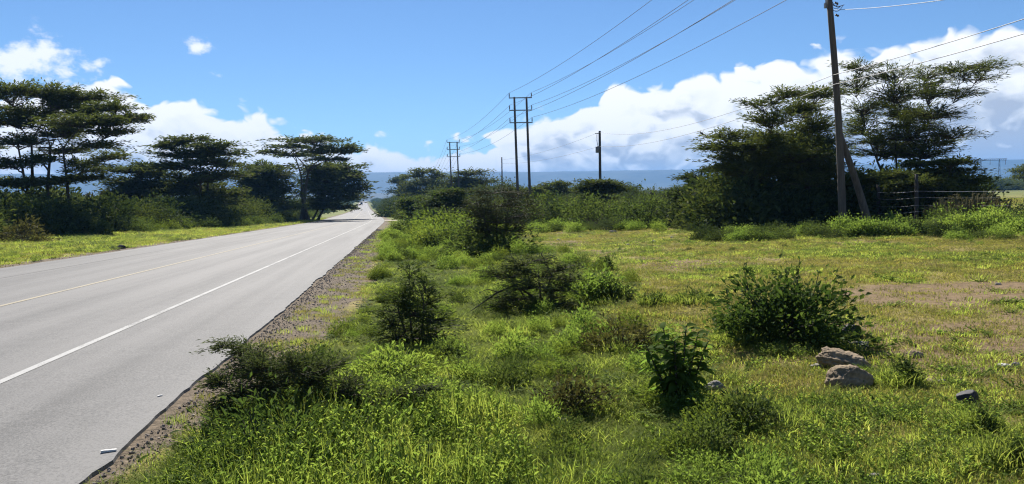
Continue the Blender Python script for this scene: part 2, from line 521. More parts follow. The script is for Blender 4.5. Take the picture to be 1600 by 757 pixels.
def build_ground():
    ur = [5.0, 5.2, 5.35, 5.5] + grow(5.6, 30, .3, 1.008) + grow(31, 7200, 1.2, 1.13)
    ul = [-v for v in ([5.0, 5.2, 5.35, 5.5] + grow(5.6, 40, .4, 1.03) + grow(41, 7200, 2.5, 1.14))]
    us = np.array(sorted(set([round(v, 3) for v in ul + [-2.5, 0, 2.5] + ur])))
    ys = np.array(sorted(set([round(v, 3) for v in [-v for v in grow(6, 3000, 2, 1.25)] + grow(-5, 45, .35, 1.002) + grow(46, 7200, .6, 1.035)])))
    U, Y = np.meshgrid(us, ys)
    X = U + xc(Y)
    Z = ground_z(X, Y)
    under = 1 - smooth01(np.abs(U), HALF - .1, HALF + .05)
    Z = np.where(np.abs(U) < 5.15, rz(Y) - .14 - .0006 * np.clip(Y, 0, 2000), Z)
    n, m = U.shape
    i = np.arange(n - 1)[:, None] * m + np.arange(m - 1)[None]
    q = np.stack([i, i + 1, i + m + 1, i + m], -1).reshape(-1, 4)
    V = np.stack([X, Y, Z], -1).reshape(-1, 3)
    mt, t, out = new_mat('soil_and_grass_ground')
    ge = t.n('ShaderNodeNewGeometry')
    P = ge.outputs['Position']
    al = t.n('ShaderNodeAttribute', attribute_name='lush').outputs['Fac']
    ad = t.n('ShaderNodeAttribute', attribute_name='dirt').outputs['Fac']
    n1 = t.noise(P, 1.7, 8, .62); n2 = t.noise(P, 9, 6, .65); n3 = t.noise(P, 60, 4, .6); n4 = t.noise(P, .12, 5, .6)
    soil = t.ramp(t.m('ADD', t.m('MULTIPLY', n2, .6), t.m('MULTIPLY', n3, .4)), [(.3, (.06, .042, .024)), (.48, (.165, .115, .064)), (.7, (.29, .207, .115))])
    turf = t.ramp(t.m('ADD', t.m('MULTIPLY', n1, .65), t.m('MULTIPLY', n3, .35)), [(.32, (.13, .13, .035)), (.5, (.23, .19, .065)), (.68, (.31, .24, .11))])
    gre = t.ramp(n2, [(.3, (.035, .05, .012)), (.7, (.085, .12, .022))])
    far = t.ramp(n4, [(.35, (.09, .125, .025)), (.65, (.17, .17, .05))])
    k = t.smooth(t.m('ADD', ad, t.m('MULTIPLY', t.m('SUBTRACT', n2, .5), .9)), .35, .62)
    c = t.mix(t.smooth(t.m('ADD', al, t.m('MULTIPLY', t.m('SUBTRACT', n1, .5), .5)), .3, .7), turf, gre)
    sx = t.n('ShaderNodeSeparateXYZ'); t.l(P, sx.inputs[0])
    c = t.mix(t.smooth(sx.outputs[1], 60, 160), c, far)
    ag = t.n('ShaderNodeAttribute', attribute_name='gravelly').outputs['Fac']
    n5 = t.noise(P, 26, 5, .7)
    grav = t.ramp(t.m('ADD', t.m('MULTIPLY', n5, .6), t.m('MULTIPLY', n2, .4)), [(.34, (.038, .030, .022)), (.48, (.118, .092, .065)), (.66, (.24, .19, .135))])
    soil = t.mix(t.smooth(t.m('ADD', ag, t.m('MULTIPLY', t.m('SUBTRACT', n2, .5), .8)), .3, .7), soil, grav)
    c = t.mix(k, c, soil)
    pb = t.n('ShaderNodeBsdfPrincipled')
    t.l(c, pb.inputs['Base Color']); pb.inputs['Roughness'].default_value = .95
    pb.inputs['Specular IOR Level'].default_value = .15
    bp = t.n('ShaderNodeBump'); bp.inputs['Strength'].default_value = .8; bp.inputs['Distance'].default_value = .04
    t.l(t.m('ADD', n2, t.m('MULTIPLY', n3, .5)), bp.inputs['Height']); t.l(bp.outputs[0], pb.inputs['Normal'])
    t.l(pb.outputs[0], out.inputs[0])
    me = mesh_arrays('ground', V, q, mt, True)
    for nm, f in (('lush', lush), ('dirt', dirt), ('gravelly', gravelly)):
        a = me.attributes.new(nm, 'FLOAT', 'POINT')
        a.data.foreach_set('value', f(V[:, 0], V[:, 1]).astype(np.float32))
    tag(obj('ground', me), 'grassy verge and grazed field beside the tarmac road', kind='structure')
build_ground()

def strip(name, ulo, uhi, ys, z, mat, parent=None, skirt=0.0, jit=None):
    """ribbon following the road; ulo/uhi offsets from the centre line"""
    ys = np.asarray(ys, float)
    n = len(ys)
    lo = np.full(n, ulo); hi = np.full(n, uhi)
    if jit is not None:
        lo = lo + jit(ys, 3.0); hi = hi + jit(ys, 71.0)
    cols = [lo]
    inner = 6 if uhi - ulo > 3 else 1
    for k in range(1, inner + 1):
        cols.append(lo + (hi - lo) * k / inner)
    U = np.stack(cols, 1)
    Z = rz(ys)[:, None] + z + 0 * U - .012 * np.abs(U) * 0
    if skirt:
        U = np.concatenate([lo[:, None] - .03, U, hi[:, None] + .03], 1)
        Z = np.concatenate([Z[:, :1] - skirt, Z, Z[:, -1:] - skirt], 1)
    Y = np.repeat(ys[:, None], U.shape[1], 1)
    X = U + xc(Y)
    m = U.shape[1]
    i = np.arange(n - 1)[:, None] * m + np.arange(m - 1)[None]
    q = np.stack([i, i + 1, i + m + 1, i + m], -1).reshape(-1, 4)
    return obj(name, mesh_arrays(name, np.stack([X, Y, Z], -1).reshape(-1, 3), q, mat), parent)

def build_road():
    m, t, out = new_mat('worn_tarmac')
    ge = t.n('ShaderNodeNewGeometry'); P = ge.outputs['Position']
    sx = t.n('ShaderNodeSeparateXYZ'); t.l(P, sx.inputs[0])
    mp = t.n('ShaderNodeMapping'); mp.inputs['Scale'].default_value = (1, .09, 1); t.l(P, mp.inputs[0])
    wear = t.noise(mp.outputs[0], .9, 5, .55)
    grain = t.noise(P, 140, 3, .7)
    mid = t.noise(P, 3.5, 6, .65)
    vo = t.n('ShaderNodeTexVoronoi'); vo.inputs['Scale'].default_value = 75; t.l(P, vo.inputs['Vector'])
    # carriageway is a little paler than the shoulder outside the edge line
    lane = t.smooth(t.m('ABSOLUTE', t.m('ADD', sx.outputs[0], 7.6)), 3.3, 3.75)
    f = t.m('ADD', t.m('MULTIPLY', wear, .55), t.m('MULTIPLY', mid, .25))
    g2 = t.noise(P, 48, 4, .8)
    f = t.m('ADD', f, t.m('MULTIPLY', t.m('SUBTRACT', grain, .5), .5))
    f = t.m('ADD', f, .075)
    f = t.m('ADD', f, t.m('MULTIPLY', t.m('SUBTRACT', g2, .5), 1.9))
    f = t.m('ADD', f, .13)
    mp2 = t.n('ShaderNodeMapping'); mp2.inputs['Scale'].default_value = (1.0, .012, 1); t.l(P, mp2.inputs[0])
    track = t.noise(mp2.outputs[0], 1.1, 3, .6)
    f = t.m('ADD', f, t.m('MULTIPLY', t.m('SUBTRACT', track, .5), .85))
    stain = t.smooth(t.noise(P, .8, 6, .7, .4), .60, .74)
    f = t.m('SUBTRACT', f, t.m('MULTIPLY', stain, .12))
    f = t.m('SUBTRACT', f, t.m('MULTIPLY', lane, .03))
    c = t.ramp(f, [(.32, (.075, .074, .073)), (.55, (.118, .116, .114)), (.78, (.165, .161, .156))])
    spk = t.smooth(vo.outputs['Distance'], .18, .05)
    c = t.mix(t.m('MULTIPLY', spk, t.smooth(grain, .5, .62)), c, (.30, .285, .26))
    pb = t.n('ShaderNodeBsdfPrincipled'); t.l(c, pb.inputs['Base Color'])
    pb.inputs['Roughness'].default_value = .78
    pb.inputs['Specular IOR Level'].default_value = .2
    bp = t.n('ShaderNodeBump'); bp.inputs['Strength'].default_value = .22; bp.inputs['Distance'].default_value = .003
    t.l(t.m('ADD', grain, vo.outputs['Distance']), bp.inputs['Height']); t.l(bp.outputs[0], pb.inputs['Normal'])
    t.l(pb.outputs[0], out.inputs[0])
    ys = np.array(grow(-60, 2, 4, 1.0) + grow(3, 60, .12, 1.003) + grow(61, 1330, .6, 1.03))
    jit = lambda y, o: (fbm(y + o * 13, y * 0 + o, 1.4, 4) - .5) * .17 + (fbm(y + o * 5, y * 0 + o + 40, .3, 3) - .5) * .09
    road = strip('road', -HALF, HALF, ys, 0.0, m, skirt=.22, jit=jit)
    tag(road, kind='structure')
    def paint(name, col, wearlvl):
        pm, t, out = new_mat(name)
        ge = t.n('ShaderNodeNewGeometry'); P = ge.outputs['Position']
        n = t.noise(P, 34, 6, .8); n2 = t.noise(P, 1.3, 4, .6)
        f = t.smooth(t.m('ADD', n, t.m('MULTIPLY', n2, .5)), wearlvl, wearlvl + .16)
        c = t.mix(f, (.14, .137, .134), col)
        pb = t.n('ShaderNodeBsdfPrincipled'); t.l(c, pb.inputs['Base Color']); pb.inputs['Roughness'].default_value = .8; pb.inputs['Specular IOR Level'].default_value = .2
        t.l(pb.outputs[0], out.inputs[0])
        return pm
    w = paint('white_road_paint', (.34, .34, .33), .60); w2 = paint('faded_road_paint', (.165, .163, .16), .84)
    yl = paint('pale_yellow_road_paint', (.29, .255, .185), .56)
    ys2 = np.array(grow(-30, 2, 2, 1.0) + grow(4, 200, .5, 1.02) + grow(210, 1300, 8, 1.05))
    o = strip('edge_line', 3.43, 3.53, ys2, .005, w, road); o['label'] = 'solid white edge line on the near side'
    o = strip('centre_line', -.06, .05, ys2, .005, yl, road); o['label'] = 'pale yellowish centre line'
    o = strip('edge_line', -3.55, -3.43, ys2, .005, w2, road); o['label'] = 'faded edge line on the far side'
    # pale apron of the side track joining on the right
    pm = rough_mat('pale_murram', (.28, .24, .18), (.42, .37, .29), .8, .95, .2)
    y0 = 118.0
    Y = np.linspace(y0, y0 + 9, 6); U = np.linspace(HALF + .02, HALF + 9, 6)
    UU, YY = np.meshgrid(U, Y); XX = UU + xc(YY)
    ZZ = np.maximum(ground_z(XX, YY) + .06, rz(YY) - .03)
    i = np.arange(5)[:, None] * 6 + np.arange(5)[None]
    q = np.stack([i, i + 1, i + 7, i + 6], -1).reshape(-1, 4)
    tag(obj('side_track', mesh_arrays('side_track', np.stack([XX, YY, ZZ], -1).reshape(-1, 3), q, pm)), kind='structure')
build_road()

def build_hills():
    hm = rough_mat('wooded_slope', (.008, .018, .014), (.075, .085, .06), .0035, .95, 0, 9)
    def ridge(name, r0, r1, r2, top, amp, seed, label):
        az = np.radians(np.arange(-62, 74, .25)); 
        prof = top + (fbm(np.degrees(az), az * 0 + seed, 26, 3) - .5) * amp * 1.6 + (fbm(np.degrees(az), az * 0 + seed + 9, 2.5, 4) - .5) * amp * .45
        rr = np.concatenate([np.linspace(r0, r1, 14), [r2]])
        k = np.concatenate([smooth01(np.linspace(0, 1, 14), 0, 1) ** .8, [.97]])
        R, A = np.meshgrid(rr, az, indexing='ij')
        Zt = -22 + (prof + 22)[None] * k[:, None]
        X = R * np.sin(A + math.radians(YAW)); Y = R * np.cos(A + math.radians(YAW))
        Zt = Zt + (fbm(X, Y, 520, 5) - .5) * amp * 3.0 * np.sin(np.pi * k)[:, None]
        n, m = R.shape
        i = np.arange(n - 1)[:, None] * m + np.arange(m - 1)[None]
        q = np.stack([i, i + m, i + m + 1, i + 1], -1).reshape(-1, 4)
        V = np.stack([X, Y, Zt], -1).reshape(-1, 3)
        tag(obj(name, mesh_arrays(name, V, q, hm, True)), label, kind='structure')
    ridge('escarpment', 4300, 5600, 6200, 186, 34, 3.0, 'long blue flat-topped escarpment on the horizon')
    ridge('foothills', 2600, 3300, 3900, 24, 30, 21.0, 'low dark foothills in front of the escarpment')
build_hills()

# ------------------------------------------------------------------ scattering (stuff only)
def proto_collection(name, meshes):
    c = bpy.data.collections.new(name)
    for k, me in enumerate(meshes):
        c.objects.link(bpy.data.objects.new('%s_%02d' % (name, k), me))
    return c

def scatter(name, label, pts, scl, rot, idx, protos):
    pts = np.asarray(pts, np.float32)
    me = bpy.data.meshes.new(name)
    me.vertices.add(len(pts)); me.vertices.foreach_set('co', pts.ravel())
    for nm, ty, key, dat in (('scl', 'FLOAT_VECTOR', 'vector', scl), ('rot', 'FLOAT_VECTOR', 'vector', rot), ('idx', 'INT', 'value', idx)):
        a = me.attributes.new(nm, ty, 'POINT')
        a.data.foreach_set(key, np.asarray(dat, np.int32 if ty == 'INT' else np.float32).ravel())
    o = obj(name, me)
    g = bpy.data.node_groups.new(name + '_scatter', 'GeometryNodeTree')
    g.interface.new_socket('Geometry', in_out='INPUT', socket_type='NodeSocketGeometry')
    g.interface.new_socket('Geometry', in_out='OUTPUT', socket_type='NodeSocketGeometry')
    N = g.nodes.new; L = g.links.new
    gi = N('NodeGroupInput'); go = N('NodeGroupOutput')
    ci = N('GeometryNodeCollectionInfo')
    ci.inputs['Collection'].default_value = protos
    ci.inputs['Separate Children'].default_value = True
    ci.inputs['Reset Children'].default_value = True
    ip = N('GeometryNodeInstanceOnPoints')
    ip.inputs['Pick Instance'].default_value = True
    def attr(nm, ty):
        a = N('GeometryNodeInputNamedAttribute'); a.data_type = ty
        a.inputs['Name'].default_value = nm
        return a.outputs['Attribute']
    er = N('FunctionNodeEulerToRotation')
    L(attr('rot', 'FLOAT_VECTOR'), er.inputs[0])
    L(gi.outputs[0], ip.inputs['Points']); L(ci.outputs[0], ip.inputs['Instance'])
    L(attr('idx', 'INT'), ip.inputs['Instance Index']); L(er.outputs[0], ip.inputs['Rotation'])
    L(attr('scl', 'FLOAT_VECTOR'), ip.inputs['Scale'])
    L(ip.outputs[0], go.inputs[0])
    md = o.modifiers.new('scatter', 'NODES'); md.node_group = g
    return tag(o, label, kind='stuff')

# ------------------------------------------------------------------ plant shapes
def tuft(n, h, r, w, lean, mat, seed, name):
    g = Geo(); R = np.random.default_rng(seed)
    a = R.random(n) * 6.283; rad = r * np.sqrt(R.random(n))
    b = np.stack([rad * np.cos(a), rad * np.sin(a), np.full(n, -.015)], 1)
    hh = h * (.45 + .55 * R.random(n))
    la = a + R.normal(0, .9, n); lm = lean * (.3 + R.random(n)) * hh
    ld = np.stack([np.cos(la), np.sin(la), 0 * la], 1)
    s = np.stack([-np.sin(la + R.normal(0, .7, n)), np.cos(la), 0 * la], 1)
    s /= np.linalg.norm(s, axis=1)[:, None]
    ww = w * (.6 + .6 * R.random(n))
    up = np.array([0, 0, 1.0])
    m1 = b + up * (hh * .55)[:, None] + ld * (lm * .35)[:, None]
    tp = b + up * (hh * (1 - .25 * lean))[:, None] + ld * lm[:, None]
    v = np.stack([b - s * ww[:, None] * .5, b + s * ww[:, None] * .5, m1 + s * ww[:, None] * .42, m1 - s * ww[:, None] * .42,
                  tp + s * ww[:, None] * .06, tp - s * ww[:, None] * .06], 1).reshape(-1, 3)
    k = np.arange(n)[:, None] * 6
    q = np.concatenate([k + [[0, 1, 2, 3]], k + [[3, 2, 4, 5]]], 0)
    g.add(v, q, np.repeat(R.random(n), 6))
    return g.mesh(name, mat)

def rnd_unit(R, n, zmin=-1.0):
    z = zmin + (1 - zmin) * R.random(n); a = R.random(n) * 6.283
    c = np.sqrt(1 - z * z)
    return np.stack([c * np.cos(a), c * np.sin(a), z], 1)

def herb(n_stem, h, r, lL, lW, per, mat, seed, name):
    """upright leafy weed"""
    g = Geo(); R = np.random.default_rng(seed)
    for k in range(n_stem):
        a = R.random() * 6.283; b = np.array([r * .5 * math.cos(a), r * .5 * math.sin(a), -.01]) * R.random()
        tip = b + np.array([math.cos(a) * r * R.random(), math.sin(a) * r * R.random(), h * (.55 + .45 * R.random())])
        g.tube([b, (b + tip) / 2 + [0, 0, .04 * h], tip], [.004, .003, .002], 3)
        t = np.linspace(.15, 1, per) ; p = b + (tip - b) * t[:, None]
        aa = R.random(per) * 6.283
        d = np.stack([np.cos(aa), np.sin(aa), .45 + .4 * R.random(per)], 1)
        g.leaves(p, d, np.array([0, 0, 1.0]) + R.normal(0, .3, (per, 3)), lL * (1.15 - .5 * t) * (.7 + .5 * R.random(per)), lW * (1.1 - .4 * t), .1, R.random(per))
    return g.mesh(name, mat)

def dome_arrays(R, n, rx, ry, h, L, W, clumps, flat=.35, lumpy=.35, tight=.22):
    c = rnd_unit(R, clumps, -.1)
    rad = (1 - lumpy) + lumpy * R.random(clumps) * 1.35
    c = c * rad[:, None] * (.72 + .28 * (R.random(clumps) > .25))[:, None]
    k = R.integers(0, clumps, n)
    p = c[k] + R.normal(0, tight, (n, 3)) * [1, 1, .8]
    p[:, 2] = np.abs(p[:, 2]) * 1.0
    d = p * [1, 1, .6] + R.normal(0, .55, (n, 3)); d[:, 2] += .25
    nr = np.array([0, 0, 1.0]) * (1 - flat) + rnd_unit(R, n) * .8
    p = p * [rx, ry, h]
    return c * [rx, ry, h], p, d, nr, L * (.6 + .7 * R.random(n)), W * (.6 + .7 * R.random(n)), np.clip(R.random(clumps)[k] * .6 + R.random(n) * .4, 0, 1)

def dome_mesh(name, mat, seed, n=1800, L=.16, W=.08, clumps=60, **kw):
    g = Geo(); R = np.random.default_rng(seed)
    c, p, d, nr, LL, WW, var = dome_arrays(R, n, 1, 1, 1.15, L, W, clumps, **kw)
    g.leaves(p, d, nr, LL, WW, .12, var)
    return g.mesh(name, mat)

BASES = []
def shrub(name, label, px, py, wpx, hpx, mat, seed, n=1500, Lpx=10, Wpx=5, clumps=50, cat='shrub', group=None, deep=.9, spikes=0, leafmat=None, **kw):
    """one shrub standing on the ground at a photo pixel, its size taken from its distance"""
    b = gp(px, py); D = proj(b)[2]; s = D / FPX
    R = np.random.default_rng(seed)
    root = empty(name, b, label, cat, group)
    rx = wpx * s / 2; h = hpx * s
    BASES.append((b[0], b[1], rx, D))
    c, p, d, nr, LL, WW, var = dome_arrays(R, n, rx, rx * deep, h, Lpx * s, Wpx * s, clumps, **kw)
    # outline leans on the view axes
    yw = math.radians(-YAW); rot = np.array([[math.cos(yw), -math.sin(yw), 0], [math.sin(yw), math.cos(yw), 0], [0, 0, 1]])
    g = Geo(); g.leaves(p @ rot.T, d, nr, LL, WW, .15, var)
    st = Geo()
    for k in range(min(26, clumps)):
        e = rot @ c[k]
        f0 = R.normal(0, .07, 3) * rx; f0[2] = -.03
        st.tube([f0, f0 * .5 + e * .5 + [0, 0, .12 * h], e], np.array([.012, .008, .003]) * (.4 + h), 4)
    for k in range(5 if clumps > 20 else 2):         # bare dead twigs poking out
        e = rot @ (rnd_unit(R, 1, .15)[0] * [rx, rx * deep, h] * R.uniform(1.0, 1.3)); m = e * .55 + UP * .05 * h
        st.tube([m * .3, m, e * .85 + R.normal(0, .04, 3) * h, e], np.array([.008, .006, .004, .002]) * (.4 + h), 3)
        st.tube([m, m + (e - m) * .5 + R.normal(0, .12, 3) * h], np.array([.004, .0015]) * (.4 + h), 3)
    for k in range(spikes):
        x = R.uniform(-.5, .5) * rx; tp = rot @ np.array([x * 1.3, R.uniform(-.3, .3) * rx, h * R.uniform(1.05, 1.35)])
        st.tube([rot @ np.array([x * .5, 0, 0]), tp * [.8, .8, .55], tp], np.array([.012, .008, .003]) * (.4 + h), 4)
        t = R.random(40) ** .6
        q = tp * t[:, None] ** .8 + R.normal(0, .02, (40, 3)) * h
        g.leaves(q, rnd_unit(R, 40, .1), rnd_unit(R, 40), Lpx * s * .8, Wpx * s * .7, .1)
    obj('stems', st.mesh('stems', M['twig'], True), root)
    obj('foliage', g.mesh('foliage', M[mat]), root)
    return root

RIGHT = np.array([math.cos(math.radians(YAW)), -math.sin(math.radians(YAW)), 0])
FWD = np.array([math.sin(math.radians(YAW)), math.cos(math.radians(YAW)), 0])
UP = np.array([0, 0, 1.0])

def bez(a, b, c, n):
    t = np.linspace(0, 1, n)[:, None]
    return a * (1 - t) ** 2 + 2 * b * t * (1 - t) + c * t * t

def acacia(name, label, bpx, depth, trunks, pads, seed, mat='acacia', dens=1.0, leaf=(6.5, 2.3), trunk_px=6.0, deep=.75, dspread=.5, cat='tree', group=None, sparse=0, base_py=None, flat=1.0, tw=1.0, wild=.28, fill=.12, thick=1.0):
    """tree or thorn shrub: stems, limbs to each foliage tier, twigs, small leaves.
    trunks: (foot px, top px, top py); tiers: (px, py, half width px, half height px)"""
    R = np.random.default_rng(seed)
    base = gat(bpx, depth) if base_py is None else gp(bpx, base_py)
    if base_py is not None: depth = proj(base)[2]
    s = depth / FPX
    root = empty(name, base, label, cat, group)
    wood = Geo(); fol = Geo()
    npos = []; nrad = []
    hw_all = max(abs(p[0] - bpx) + p[2] for p in pads) * s
    for k, (fx, tx, ty) in enumerate(trunks):
        f = gat(fx, depth) + FWD * R.normal(0, .25) * s * 8
        f[2] = ground_z(f[0], f[1]) - .05
        tpt = pd(tx, ty, depth + R.normal(0, 8) * s)
        r0 = trunk_px * s * .5 * R.uniform(.85, 1.1)
        mid = f * .5 + tpt * .5 + RIGHT * R.normal(0, 3) * s
        P = bez(f, mid + (mid - (f + tpt) / 2), tpt, 8) + R.normal(0, .35 * s * 2, (8, 3)) * np.linspace(0, 1, 8)[:, None]
        rr = np.linspace(r0, r0 * .38, 8); rr[0] *= 1.35
        wood.tube(P - base, rr, 8)
        npos += list(P[3:]); nrad += list(rr[3:])
    lead = []
    for k in range(len(trunks)):
        tipn = npos[5 * (k + 1) - 1]
        cand = sorted((i for i in range(len(pads)) if pads[i][1] < trunks[k][2] - 6), key=lambda i: math.hypot(pads[i][0] - trunks[k][1], pads[i][1] - trunks[k][2]))[:3]
        for i in cand:
            C = pd(pads[i][0] + R.normal(0, 6), pads[i][1] + pads[i][3] * .6, depth + R.normal(0, .25) * hw_all)
            P = bez(tipn, tipn * .55 + C * .45 + UP * (C[2] - tipn[2]) * .25, C, 7) + R.normal(0, .5 * s, (7, 3)) * np.sin(np.linspace(0, math.pi, 7))[:, None]
            r1 = nrad[5 * (k + 1) - 1] * .85
            wood.tube(P - base, np.linspace(r1, r1 * .35, 7), 7)
            lead += [(p, r) for p, r in zip(P[1:], np.linspace(r1, r1 * .35, 7)[1:])]
    npos += [a for a, b in lead]; nrad += [b for a, b in lead]
    extra = []
    for (ax, ay, aw, ah) in pads:               # filler tiers between neighbours close the crown
        for (bx, by, bw, bh) in pads:
            if (ax, ay) < (bx, by) and abs(ax - bx) < (aw + bw) * .8 and abs(ay - by) < (ah + bh) * 2.2 and R.random() < fill:
                extra.append(((ax + bx) / 2 + R.normal(0, 4), (ay + by) / 2 + R.normal(0, 2), (aw + bw) * .33, (ah + bh) * .5))
    pads = [(a, b, c, d * thick) for a, b, c, d in pads] + extra
    order = sorted(range(len(pads)), key=lambda i: np.hypot(pads[i][0] - bpx, 0) * .3 + (npos[-1][2] - 0) * 0 + abs(pads[i][1] - trunks[0][2]))
    for i in order:
        px, py, hw, hh = pads[i]
        off = R.uniform(-1, 1) * dspread * hw_all * max(.25, 1 - abs(px - bpx) * s / hw_all)
        C = pd(px, py, depth + off)
        rx, rzz = hw * s, hh * s
        ry = rx * deep * R.uniform(.8, 1.15)
        A = np.array(npos); dist = np.linalg.norm(A - C, axis=1)
        cost = dist + 1.6 * np.maximum(0, A[:, 2] - (C[2] - .12 * dist))
        j = int(np.argmin(cost)); S = A[j]; Ld = dist[j]
        E = C - UP * rzz * .5
        P = bez(S, S * .5 + E * .5 + UP * ((E[2] - S[2]) * .1 + Ld * .10), E, 7) + R.normal(0, .03 * Ld, (7, 3)) * np.sin(np.linspace(0, math.pi, 7))[:, None]
        r1 = min(nrad[j] * .8, (.9 + .02 * hw) * s * tw + .012 * Ld)
        rr = np.linspace(r1, max(.35 * s * tw, r1 * .3), 7)
        wood.tube(P - base, rr, 6)
        npos += list(P[2:]); nrad += list(rr[2:])
        nl = int(dens * hw * (hh + 4) * 2.5)
        ns = max(5, nl // 24)
        per = max(6, nl // ns)
        rho = np.sqrt(R.random(ns)); an = R.random(ns) * 6.283
        lump = 1 + wild * np.sin(an * 3 + R.random() * 6) + np.abs(R.normal(0, wild * .7, ns))
        tx = rho * np.cos(an) * rx * lump; tyy = rho * np.sin(an) * ry * lump
        tz = rzz * ((1 - rho ** 2) * .7 + R.uniform(-.75, .55, ns) * flat)
        T = C + RIGHT * tx[:, None] + FWD * tyy[:, None] + UP * tz[:, None]
        for k in range(ns):
            st = P[R.integers(3, 7)]
            dv = T[k] - st; ln = np.linalg.norm(dv) + 1e-6
            Q = bez(st, st + dv * .5 + UP * ln * .10, T[k], 4)
            wood.tube(Q - base, np.linspace(.42, .14, 4) * s * tw, 3)
            if R.random() < sparse:
                continue
            t = .30 + .75 * R.random(per) ** .8
            q = Q[0] * ((1 - t) ** 2)[:, None] + 2 * (st + dv * .5 + UP * ln * .10) * (t * (1 - t))[:, None] + Q[3] * (t * t)[:, None]
            q = q + R.normal(0, 1, (per, 3)) * [4.2 * s, 4.2 * s, 1.7 * s * flat]
            hd = dv / ln; hd = hd * [1, 1, .5]
            d = hd + R.normal(0, .45, (per, 3)) * [1, 1, .45]
            nr = UP + R.normal(0, .38, (per, 3))
            fol.leaves(q - base, d, nr, leaf[0] * s * R.uniform(.6, 1.3, per), leaf[1] * s * R.uniform(.7, 1.3, per), .05, np.clip(R.normal(.5, .2) + R.normal(0, .2, per), 0, 1))
    obj('trunk', wood.mesh('trunk', M['bark'], True), root)
    obj('crown', fol.mesh('crown', M[mat]), root)
    return root

# ------------------------------------------------------------------ trees on the left of the road
acacia('acacia_tree', 'big spreading multi-stemmed acacia at the far left, tallest of the roadside trees', 78, 66,
       [(52, 50, 225), (72, 78, 230), (108, 98, 235), (60, 30, 235)],
       [(15, 140, 55, 13), (75, 146, 55, 14), (135, 152, 48, 12), (170, 170, 40, 9), (-55, 150, 55, 14), (60, 176, 66, 14), (195, 188, 36, 7),
        (214, 184, 24, 5), (130, 193, 58, 11), (25, 190, 55, 13), (172, 206, 42, 9), (-60, 190, 55, 14), (20, 222, 42, 11), (84, 212, 44, 9),
        (150, 228, 40, 9), (176, 246, 28, 8), (130, 258, 32, 8), (20, 258, 38, 10), (-50, 235, 45, 12), (60, 250, 30, 7), (20, 288, 46, 9), (78, 286, 36, 7), (132, 280, 38, 8), (-45, 282, 50, 10), (108, 238, 38, 8)], 11, trunk_px=8, dens=1.0, fill=.2)
acacia('acacia_tree', 'leaning acacia thicket tree right of the big left acacia, below the grey cloud', 215, 94,
       [(220, 215, 300), (235, 240, 298)],
       [(196, 268, 30, 7), (226, 262, 30, 7), (246, 274, 34, 9), (205, 286, 38, 11), (245, 294, 38, 13), (190, 305, 34, 12), (225, 312, 40, 13)], 12, trunk_px=5, dens=1.15)
acacia('acacia_tree', 'medium acacia with a bare-branched top in the middle of the left tree row', 312, 92,
       [(312, 312, 268), (322, 325, 272)],
       [(296, 218, 34, 5), (330, 229, 40, 8), (262, 229, 30, 5), (352, 240, 28, 7), (290, 244, 48, 9), (357, 258, 24, 7), (322, 254, 46, 9), (272, 262, 36, 10),
        (340, 276, 40, 12), (292, 282, 40, 13), (318, 298, 46, 15), (268, 302, 40, 11), (352, 303, 34, 11), (300, 316, 40, 8), (340, 318, 40, 8)], 13, trunk_px=6, dens=1.0)
acacia('acacia_tree', 'dark bushy acacia left of the umbrella acacia', 405, 122,
       [(408, 405, 300), (415, 425, 298)],
       [(412, 262, 36, 7), (388, 273, 28, 8), (428, 276, 36, 9), (402, 288, 38, 12), (432, 297, 34, 14), (386, 303, 30, 13), (415, 314, 40, 10), (395, 325, 36, 7), (430, 326, 36, 7)], 14, trunk_px=4, dens=1.05, wild=.4)
acacia('acacia_tree', 'flat-topped umbrella acacia standing tallest beside the road bend', 476, 132,
       [(472, 482, 268), (480, 470, 275)],
       [(487, 219, 46, 6), (452, 230, 32, 4), (528, 231, 34, 5), (420, 238, 20, 3), (502, 238, 40, 5), (458, 244, 36, 4), (545, 238, 22, 4), (512, 250, 34, 4)], 15, trunk_px=8, dens=1.1, deep=1.0, flat=.8, fill=.12, thick=1.0)
acacia('acacia_tree', 'rounded dark acacia under the umbrella acacia, arching toward the road', 491, 142,
       [(487, 503, 300), (495, 524, 298)],
       [(500, 264, 32, 8), (532, 262, 28, 8), (548, 276, 24, 9), (514, 280, 36, 11), (558, 292, 18, 9), (532, 297, 34, 12), (494, 298, 32, 13), (515, 312, 36, 9), (545, 308, 22, 8), (500, 324, 30, 6), (530, 325, 30, 6)], 16, trunk_px=4, dens=1.0, wild=.45)

# ------------------------------------------------------------------ trees on the right
acacia('acacia_tree', 'dense dark acacia left of the braced pole on the right', 1240, 41,
       [(1236, 1225, 265), (1250, 1265, 260), (1228, 1190, 285)],
       [(1290, 146, 34, 8), (1232, 148, 30, 6), (1188, 162, 26, 5), (1252, 170, 46, 11), (1204, 188, 40, 10), (1138, 214, 36, 8), (1114, 232, 26, 6),
        (1276, 198, 40, 13), (1164, 232, 42, 10), (1230, 218, 50, 13), (1292, 230, 34, 14), (1146, 258, 38, 10), (1204, 262, 50, 14), (1264, 268, 46, 16),
        (1172, 290, 40, 13), (1232, 302, 52, 17), (1294, 306, 36, 17), (1190, 324, 44, 14), (1262, 334, 50, 13), (1200, 238, 50, 13), (1250, 246, 46, 13), (1172, 270, 44, 11), (1290, 268, 38, 14)], 21, dens=.85, leaf=(7.5, 1.9), trunk_px=9, wild=.6, thick=1.45, fill=.3)
